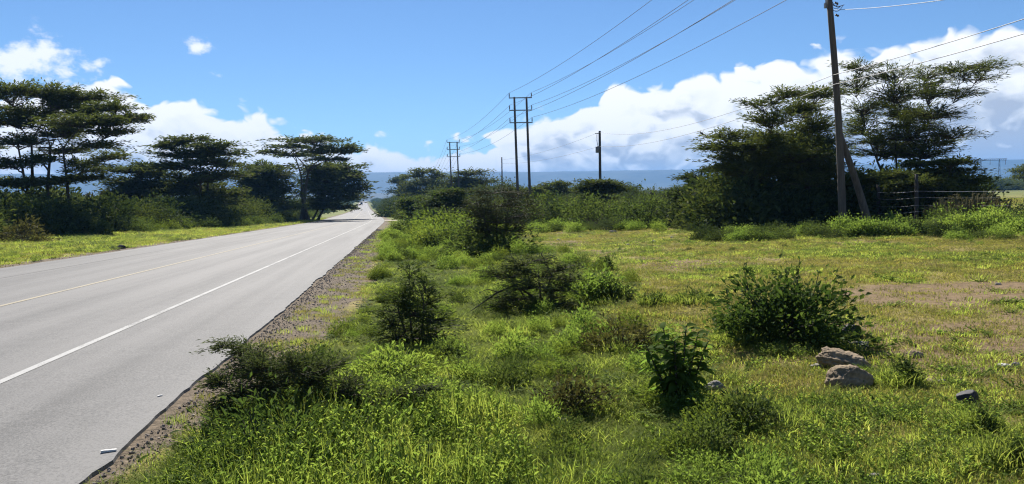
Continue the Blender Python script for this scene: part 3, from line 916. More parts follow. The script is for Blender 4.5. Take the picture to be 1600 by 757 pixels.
acacia('acacia_tree', 'tall feathery acacia right of the braced pole with arms reaching right', 1412, 43,
       [(1408, 1400, 240), (1420, 1440, 235), (1400, 1370, 250)],
       [(1345, 104, 30, 5), (1398, 116, 36, 7), (1448, 118, 38, 7), (1496, 108, 38, 6), (1548, 103, 28, 4), (1530, 122, 30, 4), (1338, 132, 30, 8),
        (1396, 146, 44, 10), (1456, 146, 42, 9), (1508, 146, 30, 5), (1346, 168, 34, 9), (1410, 178, 48, 11), (1466, 180, 42, 9), (1352, 204, 32, 10),
        (1420, 212, 52, 12), (1486, 212, 38, 8), (1384, 240, 44, 11), (1448, 240, 44, 11)], 22, dens=.66, leaf=(9, 1.35), trunk_px=8, wild=.6, sparse=.08, fill=.45, thick=1.5, tw=1.5)
acacia('acacia_tree', 'low spreading acacia behind the fence post at right', 1455, 39,
       [(1452, 1450, 300), (1462, 1480, 298), (1440, 1410, 305)],
       [(1440, 258, 36, 6), (1492, 254, 36, 6), (1472, 270, 46, 9), (1396, 276, 38, 9), (1430, 288, 44, 11), (1500, 284, 30, 9), (1466, 304, 46, 13), (1392, 308, 44, 14), (1425, 324, 50, 12), (1350, 318, 34, 18), (1340, 285, 30, 14)], 23, dens=1.1, leaf=(7.5, 2.4), trunk_px=5)
acacia('acacia_tree', 'grey-green acacia at the left foot of the dense dark acacia', 1108, 46,
       [(1106, 1100, 315), (1114, 1125, 312)],
       [(1116, 266, 24, 6), (1082, 278, 24, 6), (1110, 288, 38, 9), (1062, 304, 24, 7), (1096, 312, 36, 12), (1138, 302, 28, 12), (1128, 330, 34, 12), (1078, 328, 30, 10)], 24, mat='greyleaf', dens=1.05, leaf=(7, 2.3), trunk_px=4)
acacia('acacia_tree', 'wide acacia bush in front of the pole carrying the transformer', 938, 72,
       [(934, 930, 300), (942, 948, 300)],
       [(930, 286, 24, 4), (952, 290, 28, 4), (914, 295, 20, 5), (962, 297, 22, 4), (936, 301, 32, 6), (930, 311, 30, 5)], 25, mat='acacia', dens=1.5, leaf=(5.5, 2), trunk_px=3)
acacia('acacia_tree', 'small dark acacia right of the near twin-pole pylon', 868, 112,
       [(866, 866, 304)],
       [(868, 289, 20, 4), (852, 297, 18, 5), (881, 297, 20, 5), (866, 304, 26, 6)], 26, dens=1.8, leaf=(5, 2), trunk_px=3)
acacia('acacia_tree', 'low dark acacia at the feet of the near twin-pole pylon', 828, 104,
       [(828, 828, 308)], [(818, 300, 14, 5), (838, 299, 14, 5), (830, 308, 22, 6)], 27, dens=1.8, leaf=(5, 2), trunk_px=3)
acacia('acacia_tree', 'dark purple-grey thorn tree standing alone at the field corner', 780, 30,
       [(780, 775, 335), (786, 795, 332), (776, 755, 338)],
       [(768, 300, 34, 6), (804, 304, 28, 6), (744, 316, 24, 7), (824, 320, 18, 7), (782, 320, 40, 8), (752, 336, 34, 9), (812, 338, 30, 9), (780, 344, 40, 9), (748, 356, 28, 8), (800, 358, 36, 8), (772, 366, 34, 7)], 28, mat='thorn', dens=.6, leaf=(5, 1.9), trunk_px=4, flat=1.8, wild=.5)
acacia('acacia_tree', 'flat-crowned dark acacia behind the far twin-pole pylon', 735, 185,
       [(732, 730, 300)],
       [(736, 271, 28, 5), (758, 283, 24, 6), (716, 282, 24, 6), (738, 292, 34, 8), (708, 296, 26, 8), (764, 300, 24, 8), (736, 306, 34, 8)], 29, dens=1.5, leaf=(4.5, 1.8), trunk_px=3)
acacia('acacia_tree', 'dark acacia with one twig sticking up, left of the far twin-pole pylon', 665, 215,
       [(664, 664, 298)],
       [(664, 268, 20, 4), (648, 275, 16, 5), (684, 276, 20, 5), (658, 286, 26, 8), (682, 291, 26, 9), (642, 296, 20, 8), (664, 304, 32, 8)], 30, dens=1.5, leaf=(4.5, 1.8), trunk_px=2.5)
acacia('acacia_tree', 'thin pale-branched acacia nearest the vanishing road on its right side', 626, 300,
       [(626, 626, 296)],
       [(628, 278, 9, 3), (618, 285, 9, 3), (632, 289, 12, 4), (622, 299, 16, 6), (634, 304, 14, 6)], 31, mat='greyleaf', dens=1.6, leaf=(4, 1.7), trunk_px=2)
acacia('acacia_tree', 'low dark bushy tree beside the pale side track', 642, 92,
       [(640, 640, 326), (648, 654, 324)],
       [(636, 316, 16, 5), (656, 315, 20, 6), (640, 326, 24, 7), (662, 328, 22, 7)], 32, mat='darkleaf', dens=1.6, leaf=(5, 2.2), trunk_px=3)
acacia('acacia_tree', 'dark rounded bushy tree behind the yellow-green shrubs', 698, 70,
       [(698, 698, 320), (704, 710, 318)],
       [(690, 306, 22, 6), (712, 304, 22, 6), (700, 316, 30, 8), (676, 320, 20, 8), (722, 320, 22, 8)], 33, mat='darkleaf', dens=1.6, leaf=(5.5, 2.3), trunk_px=3)
acacia('acacia_tree', 'flat-crowned acacia cut by the right edge beyond the green field', 1612, 150,
       [(1612, 1610, 285)],
       [(1592, 268, 16, 3), (1615, 262, 22, 4), (1600, 277, 18, 4), (1630, 274, 26, 5)], 34, dens=1.5, leaf=(4.5, 1.8), trunk_px=3)

# ------------------------------------------------------------------ foreground thorn shrubs
acacia('thorn_shrub', 'sprawling grey thorn shrub leaning over the tarmac edge in the foreground', 458, 6, 
       [(458, 405, 612), (466, 480, 610), (452, 430, 590)],
       [(345, 540, 30, 5), (392, 556, 34, 12), (338, 594, 30, 7), (385, 584, 40, 9), (430, 572, 40, 14), (420, 604, 44, 9), (372, 618, 30, 7), (480, 578, 30, 13), (410, 640, 44, 9), (350, 640, 26, 7), (540, 656, 40, 8),
        (500, 612, 36, 11), (548, 600, 30, 7), (560, 632, 36, 8), (620, 618, 34, 7), (668, 606, 24, 5), (470, 636, 40, 12), (520, 570, 26, 7), (580, 640, 24, 6)], 41, mat='thornleaf', dens=.72, leaf=(8, 2.0), trunk_px=7, cat='shrub', base_py=672, flat=2.2, tw=2.4, wild=.5, thick=1.2, fill=.3, dspread=.3)
acacia('thorn_shrub', 'straggly thorn shrub with a bare dead branch poking left, mid verge', 838, 13,
       [(838, 842, 440), (846, 870, 445), (832, 800, 440)],
       [(842, 408, 34, 8), (812, 412, 30, 8), (872, 420, 26, 8), (798, 430, 30, 9), (846, 430, 36, 10), (774, 428, 22, 7), (890, 436, 26, 9), (822, 448, 38, 10), (866, 452, 30, 9), (800, 466, 30, 9), (846, 470, 34, 8), (782, 480, 24, 5), (832, 483, 34, 5), (882, 478, 30, 6)], 42, mat='thornleaf', dens=.6, leaf=(7, 1.9), trunk_px=5, cat='shrub', base_py=486, flat=1.6, tw=1.8, wild=.5, thick=1.0, fill=.2)
acacia('thorn_shrub', 'dark upright thorn shrub with a spiky top on the green verge', 642, 9,
       [(642, 640, 450), (650, 662, 470), (634, 622, 480)],
       [(641, 428, 9, 9), (640, 446, 16, 9), (664, 448, 16, 9), (628, 466, 24, 10), (668, 472, 24, 11), (640, 488, 38, 12), (676, 500, 26, 10), (612, 504, 26, 11), (650, 516, 40, 12), (618, 528, 28, 9), (672, 526, 24, 9)], 43, mat='darkleaf', dens=.62, leaf=(8, 2.4), trunk_px=5, cat='shrub', base_py=546, flat=2.2, tw=1.8, wild=.8, thick=1.1, fill=.0)
dead = [o for o in bpy.data.objects if str(o.get('label', '')).startswith('straggly')][0]
g = Geo(); b0 = np.array(dead.location); dd = proj(b0)[2]
for pp, rr in (([(842, 470), (805, 446), (776, 458), (736, 486)], (.022, .02, .016, .006)), ([(778, 457), (762, 452), (748, 458)], (.012, .008, .004)), ([(850, 465), (862, 430), (846, 398), (850, 388)], (.018, .014, .008, .003))):
    g.tube(np.array([pd(a, b, dd - .15 * i) for i, (a, b) in enumerate(pp)]) - b0, rr, 6)
o = obj('dead_branch', g.mesh('dead_branch', M['twig'], True), dead); o['label'] = 'bare grey dead branch'
# ------------------------------------------------------------------ shrubs one can tell apart
shrub('broadleaf_bush', 'largest broad-leaved bush on the field, behind the pale boulders', 1222, 532, 200, 98, 'bush', 51, n=4200, Lpx=12.5, Wpx=5.8, clumps=80, spikes=3, tight=.15, lumpy=.5)
shrub('leafy_shrub', 'low leafy shrub in front of the largest broad-leaved bush', 1190, 538, 56, 44, 'bush', 52, n=360, Lpx=17, Wpx=7, clumps=16)
shrub('leafy_shrub', 'small dark shrub on the lush verge right of the spiky thorn shrub', 703, 578, 44, 38, 'darkleaf', 53, n=700, Lpx=9, Wpx=4, clumps=22)
shrub('leafy_shrub', 'bright green shrub right of the straggly thorn shrub', 925, 468, 96, 44, 'weed', 54, n=1500, Lpx=10, Wpx=4, clumps=40)
shrub('leafy_shrub', 'dark low shrub at the right end of the straggly thorn shrub', 955, 470, 60, 30, 'darkleaf', 55, n=700, Lpx=9, Wpx=4, clumps=24)
shrub('leafy_shrub', 'small round green shrub alone on the dry field', 945, 424, 26, 15, 'shrub', 56, n=420, Lpx=7, Wpx=3.5, clumps=18)
shrub('leafy_shrub', 'small dark tuft shrub on the dry field, left of a paler twin', 1022, 476, 38, 16, 'darkleaf', 57, n=450, Lpx=8, Wpx=3, clumps=20)
shrub('leafy_shrub', 'small pale tuft shrub on the dry field, right of a darker twin', 1085, 474, 46, 17, 'shrub', 58, n=450, Lpx=8, Wpx=3, clumps=20)
shrub('leafy_shrub', 'low dark shrub growing round a small grey stone', 1172, 672, 100, 44, 'darkleaf', 59, n=1500, Lpx=13, Wpx=4, clumps=40)
shrub('leafy_shrub', 'small dark shrub between the pale boulders and the reddish flat stone', 1408, 604, 40, 34, 'darkleaf', 60, n=600, Lpx=10, Wpx=4, clumps=20)
shrub('leafy_shrub', 'small dark shrub below the black stone at right', 1530, 682, 44, 32, 'darkleaf', 61, n=600, Lpx=10, Wpx=4, clumps=20)
shrub('leafy_shrub', 'low dark shrub in the bottom right corner', 1578, 728, 70, 34, 'darkleaf', 62, n=900, Lpx=12, Wpx=4.5, clumps=30)
shrub('brown_weed_clump', 'brownish weed clump left of the tall broad-leaved plant', 968, 552, 92, 46, 'brownweed', 63, n=1200, Lpx=11, Wpx=3.5, clumps=34, cat='weeds')
shrub('brown_weed_clump', 'dark brownish weed clump above the pale half-buried stone', 892, 652, 100, 54, 'brownweed', 64, n=1300, Lpx=11, Wpx=4, clumps=34, cat='weeds')
shrub('leafy_shrub', 'dark green mound shrub below the lone thorn tree', 768, 398, 120, 42, 'shrub', 65, n=2200, Lpx=8, Wpx=4, clumps=60)
shrub('leafy_shrub', 'dark leafy shrub left of the mound shrub below the thorn tree', 738, 392, 52, 28, 'darkleaf', 66, n=900, Lpx=7, Wpx=3.5, clumps=30)
shrub('lime_shrub', 'tall yellow-green shrub left of the lone thorn tree', 702, 368, 92, 36, 'lime', 67, n=2200, Lpx=7, Wpx=3.5, clumps=60)
shrub('lime_shrub', 'smaller green shrub nearest the road, left of the tall yellow-green one', 662, 366, 60, 28, 'shrub', 68, n=1300, Lpx=6.5, Wpx=3.3, clumps=44)
shrub('leafy_shrub', 'green shrub farther along the road behind the smaller roadside shrub', 655, 350, 50, 30, 'shrub', 69, n=1100, Lpx=6, Wpx=3, clumps=40)
shrub('leafy_shrub', 'round leafy shrub at the left end of the hedge behind the field', 860, 351, 74, 40, 'shrub', 70, n=1700, Lpx=6, Wpx=3, clumps=50)
shrub('leafy_shrub', 'wide leafy shrub in the middle of the hedge behind the field', 930, 352, 92, 42, 'shrub', 71, n=2000, Lpx=6, Wpx=3, clumps=60)
shrub('leafy_shrub', 'leafy shrub in the hedge below the stub post', 1010, 355, 96, 46, 'shrub', 72, n=2000, Lpx=6, Wpx=3, clumps=60)
shrub('dry_shrub', 'dry leaning shrub on the grass across the road at far left', 36, 378, 66, 28, 'brownweed', 73, n=800, Lpx=8, Wpx=2.5, clumps=26)
shrub('leafy_shrub', 'small dark shrub on the grass across the road, left of the white litter', 158, 368, 30, 18, 'darkleaf', 74, n=500, Lpx=6, Wpx=3, clumps=20)

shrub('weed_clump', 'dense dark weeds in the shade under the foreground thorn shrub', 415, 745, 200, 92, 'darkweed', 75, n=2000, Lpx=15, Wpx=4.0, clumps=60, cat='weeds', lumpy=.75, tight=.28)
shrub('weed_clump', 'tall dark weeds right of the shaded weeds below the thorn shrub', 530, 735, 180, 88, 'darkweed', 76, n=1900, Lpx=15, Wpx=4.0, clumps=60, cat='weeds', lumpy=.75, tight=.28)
shrub('weed_clump', 'bright yellow-green leafy weeds in the bottom left of the verge', 350, 772, 140, 52, 'lime', 77, n=1100, Lpx=20, Wpx=6, clumps=40, cat='weeds', lumpy=.5)
shrub('weed_clump', 'green weeds around the stems of the thin leafy sapling', 636, 716, 120, 50, 'weed', 78, n=1400, Lpx=14, Wpx=4, clumps=40, cat='weeds', lumpy=.5)
shrub('weed_clump', 'bright green weeds between the dark thorn shrub and the foreground', 610, 596, 130, 44, 'weed', 79, n=1800, Lpx=11, Wpx=3.4, clumps=50, cat='weeds', lumpy=.5)
# plants whose leaves can be told apart
def leaf_blade(name, mat):
    g = Geo()
    ts = np.array([0, .2, .45, .7, .9, 1.0]); wd = np.array([.02, .17, .21, .15, .06, .005])
    z = -.42 * ts ** 2; x = ts * (1 - .12 * ts)
    v = []
    for t_, w_, xx, zz in zip(ts, wd, x, z):
        v += [[xx, -w_, zz + w_ * .35], [xx, 0, zz], [xx, w_, zz + w_ * .35]]
    q = []
    for k in range(5):
        a = k * 3
        q += [[a, a + 3, a + 4, a + 1], [a + 1, a + 4, a + 5, a + 2]]
    g.add(v, q, np.full(len(v), .5))
    return g.mesh(name, mat, True)
LEAF = leaf_blade('leaf', M['broad'])
def broad_plant(name, label, px, py, stems, leaf_px, seed, per, cat='plant'):
    b = gp(px, py); D = proj(b)[2]; s = D / FPX
    R = np.random.default_rng(seed)
    root = empty(name, b, label, cat)
    for dx, h, lean in stems:
        g = Geo()
        p0 = RIGHT * dx * s * .35 + FWD * R.normal(0, 6) * s - UP * .03
        p2 = RIGHT * (dx + lean) * s + FWD * R.normal(0, 14) * s + UP * h * s
        P = bez(p0, p0 * .6 + p2 * .4 + UP * h * s * .15, p2, 9)
        g.tube(P, np.linspace(2.2, .9, 9) * s, 6)
        st = obj('stem', g.mesh('stem', M['twig'], True), root)
        n = int(per * h / 130) + 4
        for k in range(n):
            t = .22 + .78 * (k + R.random() * .5) / n
            j = min(int(t * 8), 7); f = t * 8 - j
            p = P[j] * (1 - f) + P[j + 1] * f
            o = obj('leaf', LEAF, st)
            o.location = p
            sc = leaf_px * s * R.uniform(.65, 1.15) * (1.05 - .25 * t)
            o.scale = (sc, sc * R.uniform(.8, 1.2), sc)
            o.rotation_euler = (R.normal(0, .25), -R.uniform(-.15, .75), k * 2.4 + R.normal(0, .4))
broad_plant('broadleaf_plant', 'tall broad-leaved plant with drooping leaves standing in the grass, right of centre', 1062, 640,
            [(-42, 100, -8), (-18, 128, -6), (4, 134, 4), (22, 120, 10), (34, 105, 14), (-4, 90, -6), (-30, 74, -10), (16, 80, 6), (-10, 112, -2)], 33, 81, 38)
broad_plant('sapling', 'thin leafy sapling at the right end of the foreground thorn shrub', 655, 706, [(-6, 72, -10), (6, 62, 12), (0, 50, 2)], 19, 82, 22)
broad_plant('sapling', 'thin yellowish leafy sapling cut by the bottom edge', 676, 775, [(0, 84, -4), (4, 66, 10)], 24, 83, 22)

# spiky flower-stalk clumps
def spike_clump(name, label, px, py, wpx, hpx, n, seed):
    b = gp(px, py); D = proj(b)[2]; s = D / FPX
    R = np.random.default_rng(seed)
    root = empty(name, b, label, 'shrub')
    g = Geo(); lf = Geo()
    for k in range(n):
        x = R.uniform(-.5, .5); y = R.uniform(-.35, .35)
        hh = hpx * s * (1 - 1.3 * x * x - .8 * y * y) * R.uniform(.7, 1.1)
        p0 = (RIGHT * x * wpx + FWD * y * wpx) * s
        p0[2] = ground_z(b[0] + p0[0], b[1] + p0[1]) - b[2] - .02
        p1 = p0 + UP * hh + RIGHT * (x * .5 + R.normal(0, .1)) * hh * .6 + FWD * R.normal(0, .15) * hh
        P = bez(p0, p0 * .4 + p1 * .6 + UP * hh * .12, p1, 7)
        g.tube(P, np.array([.6, .6, 1.0, 1.4, 1.5, 1.2, .4]) * s, 6)
        m = 26; t = R.uniform(.25, 1, m); q = P[0] + (P[-1] - P[0]) * t[:, None]
        lf.leaves(q, rnd_unit(R, m, 0), rnd_unit(R, m), 5.0 * s, 1.8 * s)
    obj('stalks', g.mesh('stalks', M['spike'], True), root)
    obj('bristles', lf.mesh('bristles', M['spike']), root)
spike_clump('spiky_clump', 'brownish clump of upright bristly stalks under the fence wires at right', 1512, 354, 100, 52, 120, 91)
spike_clump('spiky_clump', 'grey clump of upright bristly stalks under the big left acacia', 158, 352, 66, 50, 90, 92)

# ------------------------------------------------------------------ undergrowth, woods, grass
SH = [dome_mesh('undergrowth_dark', M['thicket'], 201, 1800, .17, .08), dome_mesh('undergrowth_green', M['shrub'], 202, 1800, .17, .08),
      dome_mesh('undergrowth_olive', M['acacia'], 203, 2000, .16, .06), dome_mesh('undergrowth_lime', M['lime'], 204, 1500, .16, .08),
      dome_mesh('undergrowth_grey', M['greyleaf'], 205, 1700, .16, .06), dome_mesh('undergrowth_weed', M['weed'], 206, 1200, .2, .08)]
SHC = proto_collection('undergrowth', SH)

def band(n, ulo, uhi, ylo, yhi, smin, smax, kinds, seed, power=1.0, keep=None, hs=(.8, 1.2)):
    R = np.random.default_rng(seed)
    y = ylo + (yhi - ylo) * R.random(n) ** power
    u = R.uniform(ulo, uhi, n); x = xc(y) + u
    if keep is not None:
        k = keep(x, y, u); x, y = x[k], y[k]
    n = len(x)
    s = R.uniform(smin, smax, n)
    P = np.stack([x, y, ground_z(x, y) - .08], 1)
    S = np.stack([s, s, s * R.uniform(*hs, n)], 1)
    rt = np.stack([R.normal(0, .06, n), R.normal(0, .06, n), R.random(n) * 6.283], 1)
    return P, S, rt, R.choice(kinds, n)
def merge(*b): return [np.concatenate([q[k] for q in b]) for k in range(4)]

def pixkeep(pts, x0, x1):
    k = np.array([x0 < proj(p)[0] < x1 for p in pts]); return k

def left_band(n, t0, t1, ylo, yhi, smin, smax, kinds, seed):
    R = np.random.default_rng(seed)
    y = R.uniform(ylo, yhi, n)
    u = np.interp(y, [20, 50, 80, 95, 120, 220], [-23, -18.5, -13.5, -11.2, -9.8, -10.5]) - R.uniform(t0, t1, n)
    x = xc(y) + u; s_ = R.uniform(smin, smax, n)
    P = np.stack([x, y, ground_z(x, y) - .08], 1)
    return P, np.stack([s_, s_, s_ * R.uniform(.8, 1.2, n)], 1), np.stack([R.normal(0, .06, n), R.normal(0, .06, n), R.random(n) * 6.283], 1), R.choice(kinds, n)
left = merge(left_band(230, 1.0, 9, 28, 130, 1.0, 2.4, [0, 0, 2, 2, 0], 301),
             left_band(150, 6, 24, 28, 200, 1.6, 2.6, [0, 2, 2], 302),
             left_band(110, 22, 45, 30, 220, 2.4, 3.6, [0, 2, 2], 303),
             left_band(150, .2, 3.0, 26, 125, .35, .8, [0, 1, 2, 0], 304),
             left_band(130, -1.2, 3.5, 68, 112, .4, .95, [1, 3, 1, 1], 305),
             left_band(90, 1.5, 8, 112, 220, 1.2, 2.4, [0, 2, 0], 306),
             left_band(90, -.6, 2.5, 108, 210, .5, 1.2, [0, 2, 1], 307))
scatter('left_thicket', 'dark undergrowth thicket below the trees across the road', *left, SHC)
def kr(x, y, u):
    return np.array([585 < proj((a, b, 0))[0] < 835 for a, b in zip(x, y)])
right = merge(band(150, 9.5, 26, 60, 210, .9, 2.0, [0, 2, 1, 4], 311, keep=kr), band(70, 9.0, 14, 34, 75, .5, 1.0, [1, 3, 3, 5], 312, keep=kr),
              band(120, 9, 40, 130, 420, 1.6, 3.6, [0, 2, 4], 313, keep=lambda x, y, u: np.array([588 < proj((a, b, 0))[0] < 860 for a, b in zip(x, y)])))
scatter('roadside_thicket', 'mixed green bushes running along the right side of the road into the distance', *right, SHC)
def pix_band(n, x0, x1, d0, d1, smin, smax, kinds, seed, hs=(.8, 1.2), sl=0.0):
    R = np.random.default_rng(seed)
    px = R.uniform(x0, x1, n); d = R.uniform(d0, d1, n) + sl * (px - x0) / (x1 - x0)
    P = np.array([gat(a, b) for a, b in zip(px, d)]); P[:, 2] -= .06
    s = R.uniform(smin, smax, n)
    S = np.stack([s, s, s * R.uniform(*hs, n)], 1)
    rt = np.stack([R.normal(0, .06, n), R.normal(0, .06, n), R.random(n) * 6.283], 1)
    return P, S, rt, R.choice(kinds, n)
hedge = merge(pix_band(80, 820, 1110, 56, 72, .7, 1.35, [1, 2, 2, 4], 321), pix_band(50, 830, 1130, 46, 52, .25, .6, [1, 5, 4], 322, sl=-8),
              pix_band(90, 780, 1110, 75, 130, .8, 1.7, [2, 0, 4], 323))
scatter('hedge_undergrowth', 'hedge of tangled green bushes along the back of the field', *hedge, SHC)
under = merge(pix_band(110, 1110, 1500, 39, 48, 1.0, 2.1, [0, 0, 2], 331), pix_band(80, 1090, 1480, 32, 35.5, .25, .55, [1, 5, 1, 0], 332, sl=-4),
              pix_band(60, 1480, 1700, 26, 31, .2, .45, [5, 1, 5], 333), pix_band(40, 1440, 1700, 28, 34, .35, .7, [1, 5, 4], 334),
              pix_band(120, 1000, 1700, 24, 33, .05, .14, [1, 5, 0], 335))
scatter('right_undergrowth', 'leafy green herbs and dark bushes at the feet of the right-hand trees', *under, SHC)
far = merge(pix_band(150, 560, 1120, 240, 900, 3.0, 6.0, [0, 2, 2], 341, (.6, .9)), pix_band(130, 1470, 1800, 330, 620, 4, 8, [0, 2, 2], 342, (.5, .8)),
            pix_band(120, -200, 560, 200, 800, 3.5, 6.5, [0, 2], 343, (.6, .9)),
            band(220, 13, 30, 210, 1250, 2.0, 4.5, [0, 2, 4], 344, 1.3), band(160, -34, -14, 210, 1250, 2.0, 4.5, [0, 2], 345, 1.3),
            pix_band(500, -300, 1900, 1000, 3600, 6, 13, [0, 2], 346, (.4, .7)))
k = np.abs(far[0][:, 0] - xc(far[0][:, 1])) > 12
far = [a[k] for a in far]
scatter('distant_woodland', 'distant dark bushland reaching to the foot of the escarpment', *far, SHC)

GR = [tuft(66, .40, .17, .0065, .5, M['grass'], 401, 'grass_a'), tuft(60, .30, .18, .0068, .7, M['grass'], 402, 'grass_b'), tuft(70, .46, .16, .006, .4, M['grass'], 403, 'grass_c'),
      herb(9, .34, .16, .075, .026, 9, M['weed'], 404, 'herb_a'), herb(11, .24, .18, .06, .03, 7, M['lime'], 405, 'herb_b'), herb(8, .3, .15, .05, .014, 12, M['grass'], 406, 'herb_c'),
      tuft(60, .075, .20, .007, .9, M['turf'], 407, 'turf_a'), tuft(60, .06, .20, .007, 1.2, M['turf'], 408, 'turf_b'), tuft(50, .10, .19, .008, .9, M['grass'], 409, 'turf_c'),
      herb(12, .09, .16, .04, .022, 5, M['weed'], 410, 'turf_d')]
GRC = proto_collection('ground_plants', GR)

def verge_weeds():
    R = np.random.default_rng(551)
    n = 2600
    y = 4.2 + 62 * R.random(n) ** 1.9; x = xc(y) + R.uniform(6.6, 16, n)
    k = (R.random(n) < lush(x, y) * .6 * smooth01(fbm(x + 3, y + 8, 1.7, 3), .44, .62))
    x, y = x[k], y[k]; n = len(x)
    s_ = R.uniform(.07, .20, n) * (1 + y / 45)
    P = np.stack([x, y, ground_z(x, y) - .01], 1)
    scatter('verge_weeds', 'tangle of low leafy weeds among the verge grass', P, np.stack([s_, s_, s_ * R.uniform(.8, 1.6, n)], 1),
            np.stack([R.normal(0, .1, n), R.normal(0, .1, n), R.random(n) * 6.283], 1), R.choice([1, 5, 3, 5, 3], n), SHC)
verge_weeds()

def polar(n, r0, r1, a0, a1, expo, seed):
    """points thinning out with distance: density per area falls as r**-expo"""
    R = np.random.default_rng(seed)
    k = 2 - expo
    r = (r0 ** k + (r1 ** k - r0 ** k) * R.random(n)) ** (1 / k)
    a = np.radians(YAW + R.uniform(a0, a1, n))
    return r * np.sin(a), r * np.cos(a), r, R

def grass_layer():
    x, y, r, R = polar(90000, 2.6, 120, -46, 46, 1.45, 501)
    u = x - xc(y)
    lu = lush(x, y); di = dirt(x, y)
    keep = (u > 5.75) & (R.random(len(x)) < lu * (1 - .93 * di) * (.35 + .9 * fbm(x, y, .7, 3)))
    x, y, r, u = x[keep], y[keep], r[keep], u[keep]
    n = len(x)
    hmap = .2 + 2.2 * fbm(x + 9, y + 4, 1.6, 3) ** 2
    near_edge = smooth01(u, 6.4, 7.8)
    sh = .39 * (.25 + .75 * near_edge) * hmap * R.uniform(.75, 1.15, n) * (1 - .35 * smooth01(x, 1.2, 3.4) * (y < 12))
    sx = (.9 + r / 28) * R.uniform(.8, 1.2, n)
    kk = fbm(x + 40, y - 13, 1.1, 3) + R.normal(0, .10, n)
    idx = np.where(kk < .42, R.choice([3, 4, 5], n), np.where(kk < .52, R.choice([5, 3, 0, 5], n), R.choice([0, 1, 2, 1, 5], n)))
    P = np.stack([x, y, ground_z(x, y)], 1)
    S = np.stack([sx, sx, sh * (1 + r / 140)], 1)
    rt = np.stack([R.normal(0, .1, n), R.normal(0, .1, n), R.random(n) * 6.283], 1)
    # taller weeds in the damp strip beside the thorn shrub
    m = 2600
    x2 = R.uniform(-1.75, 1.2, m); y2 = 3.2 + 3.6 * R.random(m); u2 = x2 - xc(y2)
    k2 = (u2 > 6.1) & (R.random(m) < 1.15 - (u2 - 6) * .45)
    x2, y2, u2 = x2[k2], y2[k2], u2[k2]; m = len(x2)
    P = np.vstack([P, np.stack([x2, y2, ground_z(x2, y2)], 1)])
    q = R.uniform(.8, 1.2, m)
    S = np.vstack([S, np.stack([q, q, R.uniform(.8, 1.5, m) * (.5 + .5 * smooth01(u2, 6.1, 6.9))], 1)])
    rt = np.vstack([rt, np.stack([R.normal(0, .1, m), R.normal(0, .1, m), R.random(m) * 6.283], 1)])
    idx = np.concatenate([idx, R.choice([3, 3, 4, 0, 5], m)])
    # grass growing up round the feet of the shrubs
    for bx, by, br, bd in BASES:
        if bd > 24: continue
        m = int(24 + 60 * br); a = R.random(m) * 6.283; q = br * R.uniform(.45, 1.25, m)
        x3, y3 = bx + q * np.cos(a), by + q * np.sin(a)
        P = np.vstack([P, np.stack([x3, y3, ground_z(x3, y3)], 1)])
        q = R.uniform(.7, 1.2, m) * (.7 + bd / 40)
        S = np.vstack([S, np.stack([q, q, R.uniform(.25, .75, m)], 1)])
        rt = np.vstack([rt, np.stack([R.normal(0, .15, m), R.normal(0, .15, m), R.random(m) * 6.283], 1)])
        idx = np.concatenate([idx, R.choice([0, 1, 3, 5], m)])
    scatter('verge_grass', 'lush green grass and weeds on the verge right of the road', P, S, rt, idx, GRC)
    # dry tufts breaking into the gravel shoulder
    x, y, r, R = polar(26000, 3, 70, -46, 8, 1.3, 504)
    u = x - xc(y)
    keep = (u > HALF + .12) & (u < 7.6) & (R.random(len(x)) < (.2 + .8 * smooth01(fbm(x, y, .8, 4), .44, .58)) * smooth01(u, 5.4, 6.3))
    x, y, r = x[keep], y[keep], r[keep]; n = len(x)
    sx = (.5 + r / 40) * R.uniform(.6, 1.2, n)
    scatter('shoulder_grass', 'dry straw-coloured grass breaking into the gravel shoulder', np.stack([x, y, ground_z(x, y)], 1), np.stack([sx, sx, R.uniform(.6, 1.7, n)], 1),
            np.stack([R.normal(0, .1, n), R.normal(0, .1, n), R.random(n) * 6.283], 1), R.choice([6, 7, 6, 8], n), GRC)
    # grazed field
    x, y, r, R = polar(110000, 2.6, 130, -20, 46, 1.35, 502)
    u = x - xc(y)
    lu = lush(x, y); di = dirt(x, y)
    keep = (u > 9.5) & (R.random(len(x)) < np.clip(1.15 - lu, 0, 1) * (1 - .9 * di) * (.3 + 1.0 * fbm(x + 5, y, 1.1, 3)))
    x, y, r = x[keep], y[keep], r[keep]; n = len(x)
    gk = fbm(x - 20, y + 33, 2.4, 4) + R.normal(0, .08, n) - .10 * (1 - smooth01(r, 5, 13))
    idx = np.where(gk < .44, R.choice([8, 8, 9, 6], n), np.where(gk < .52, R.choice([6, 8, 7], n), R.choice([6, 7], n)))
    sx = (.8 + r / 22) * R.uniform(.7, 1.2, n)
    sh = R.uniform(.6, 1.25, n) * (1 + .3 * (1 - smooth01(r, 4, 11)) * (gk < .5))
    P = np.stack([x, y, ground_z(x, y)], 1)
    rt = np.stack([R.normal(0, .1, n), R.normal(0, .1, n), R.random(n) * 6.283], 1)
    scatter('field_turf', 'short grazed yellow-green turf of the field at right', P, np.stack([sx, sx, sh], 1), rt, idx, GRC)
    # far side of the road
    x, y, r, R = polar(60000, 16, 170, -46, 2, 1.1, 503)
    u = x - xc(y)
    keep = (u < -6.0) & (u > -34) & (R.random(len(x)) < (1 - .95 * dirt(x, y)) * (.45 + .9 * fbm(x, y, 1.5, 3)))
    x, y, r, u = x[keep], y[keep], r[keep], u[keep]; n = len(x)
    gk = fbm(x + 20, y + 3, 3.0, 4) + R.normal(0, .1, n)
    idx = np.where(gk < .45, R.choice([1, 8, 5, 3], n), R.choice([6, 8, 8, 7], n))
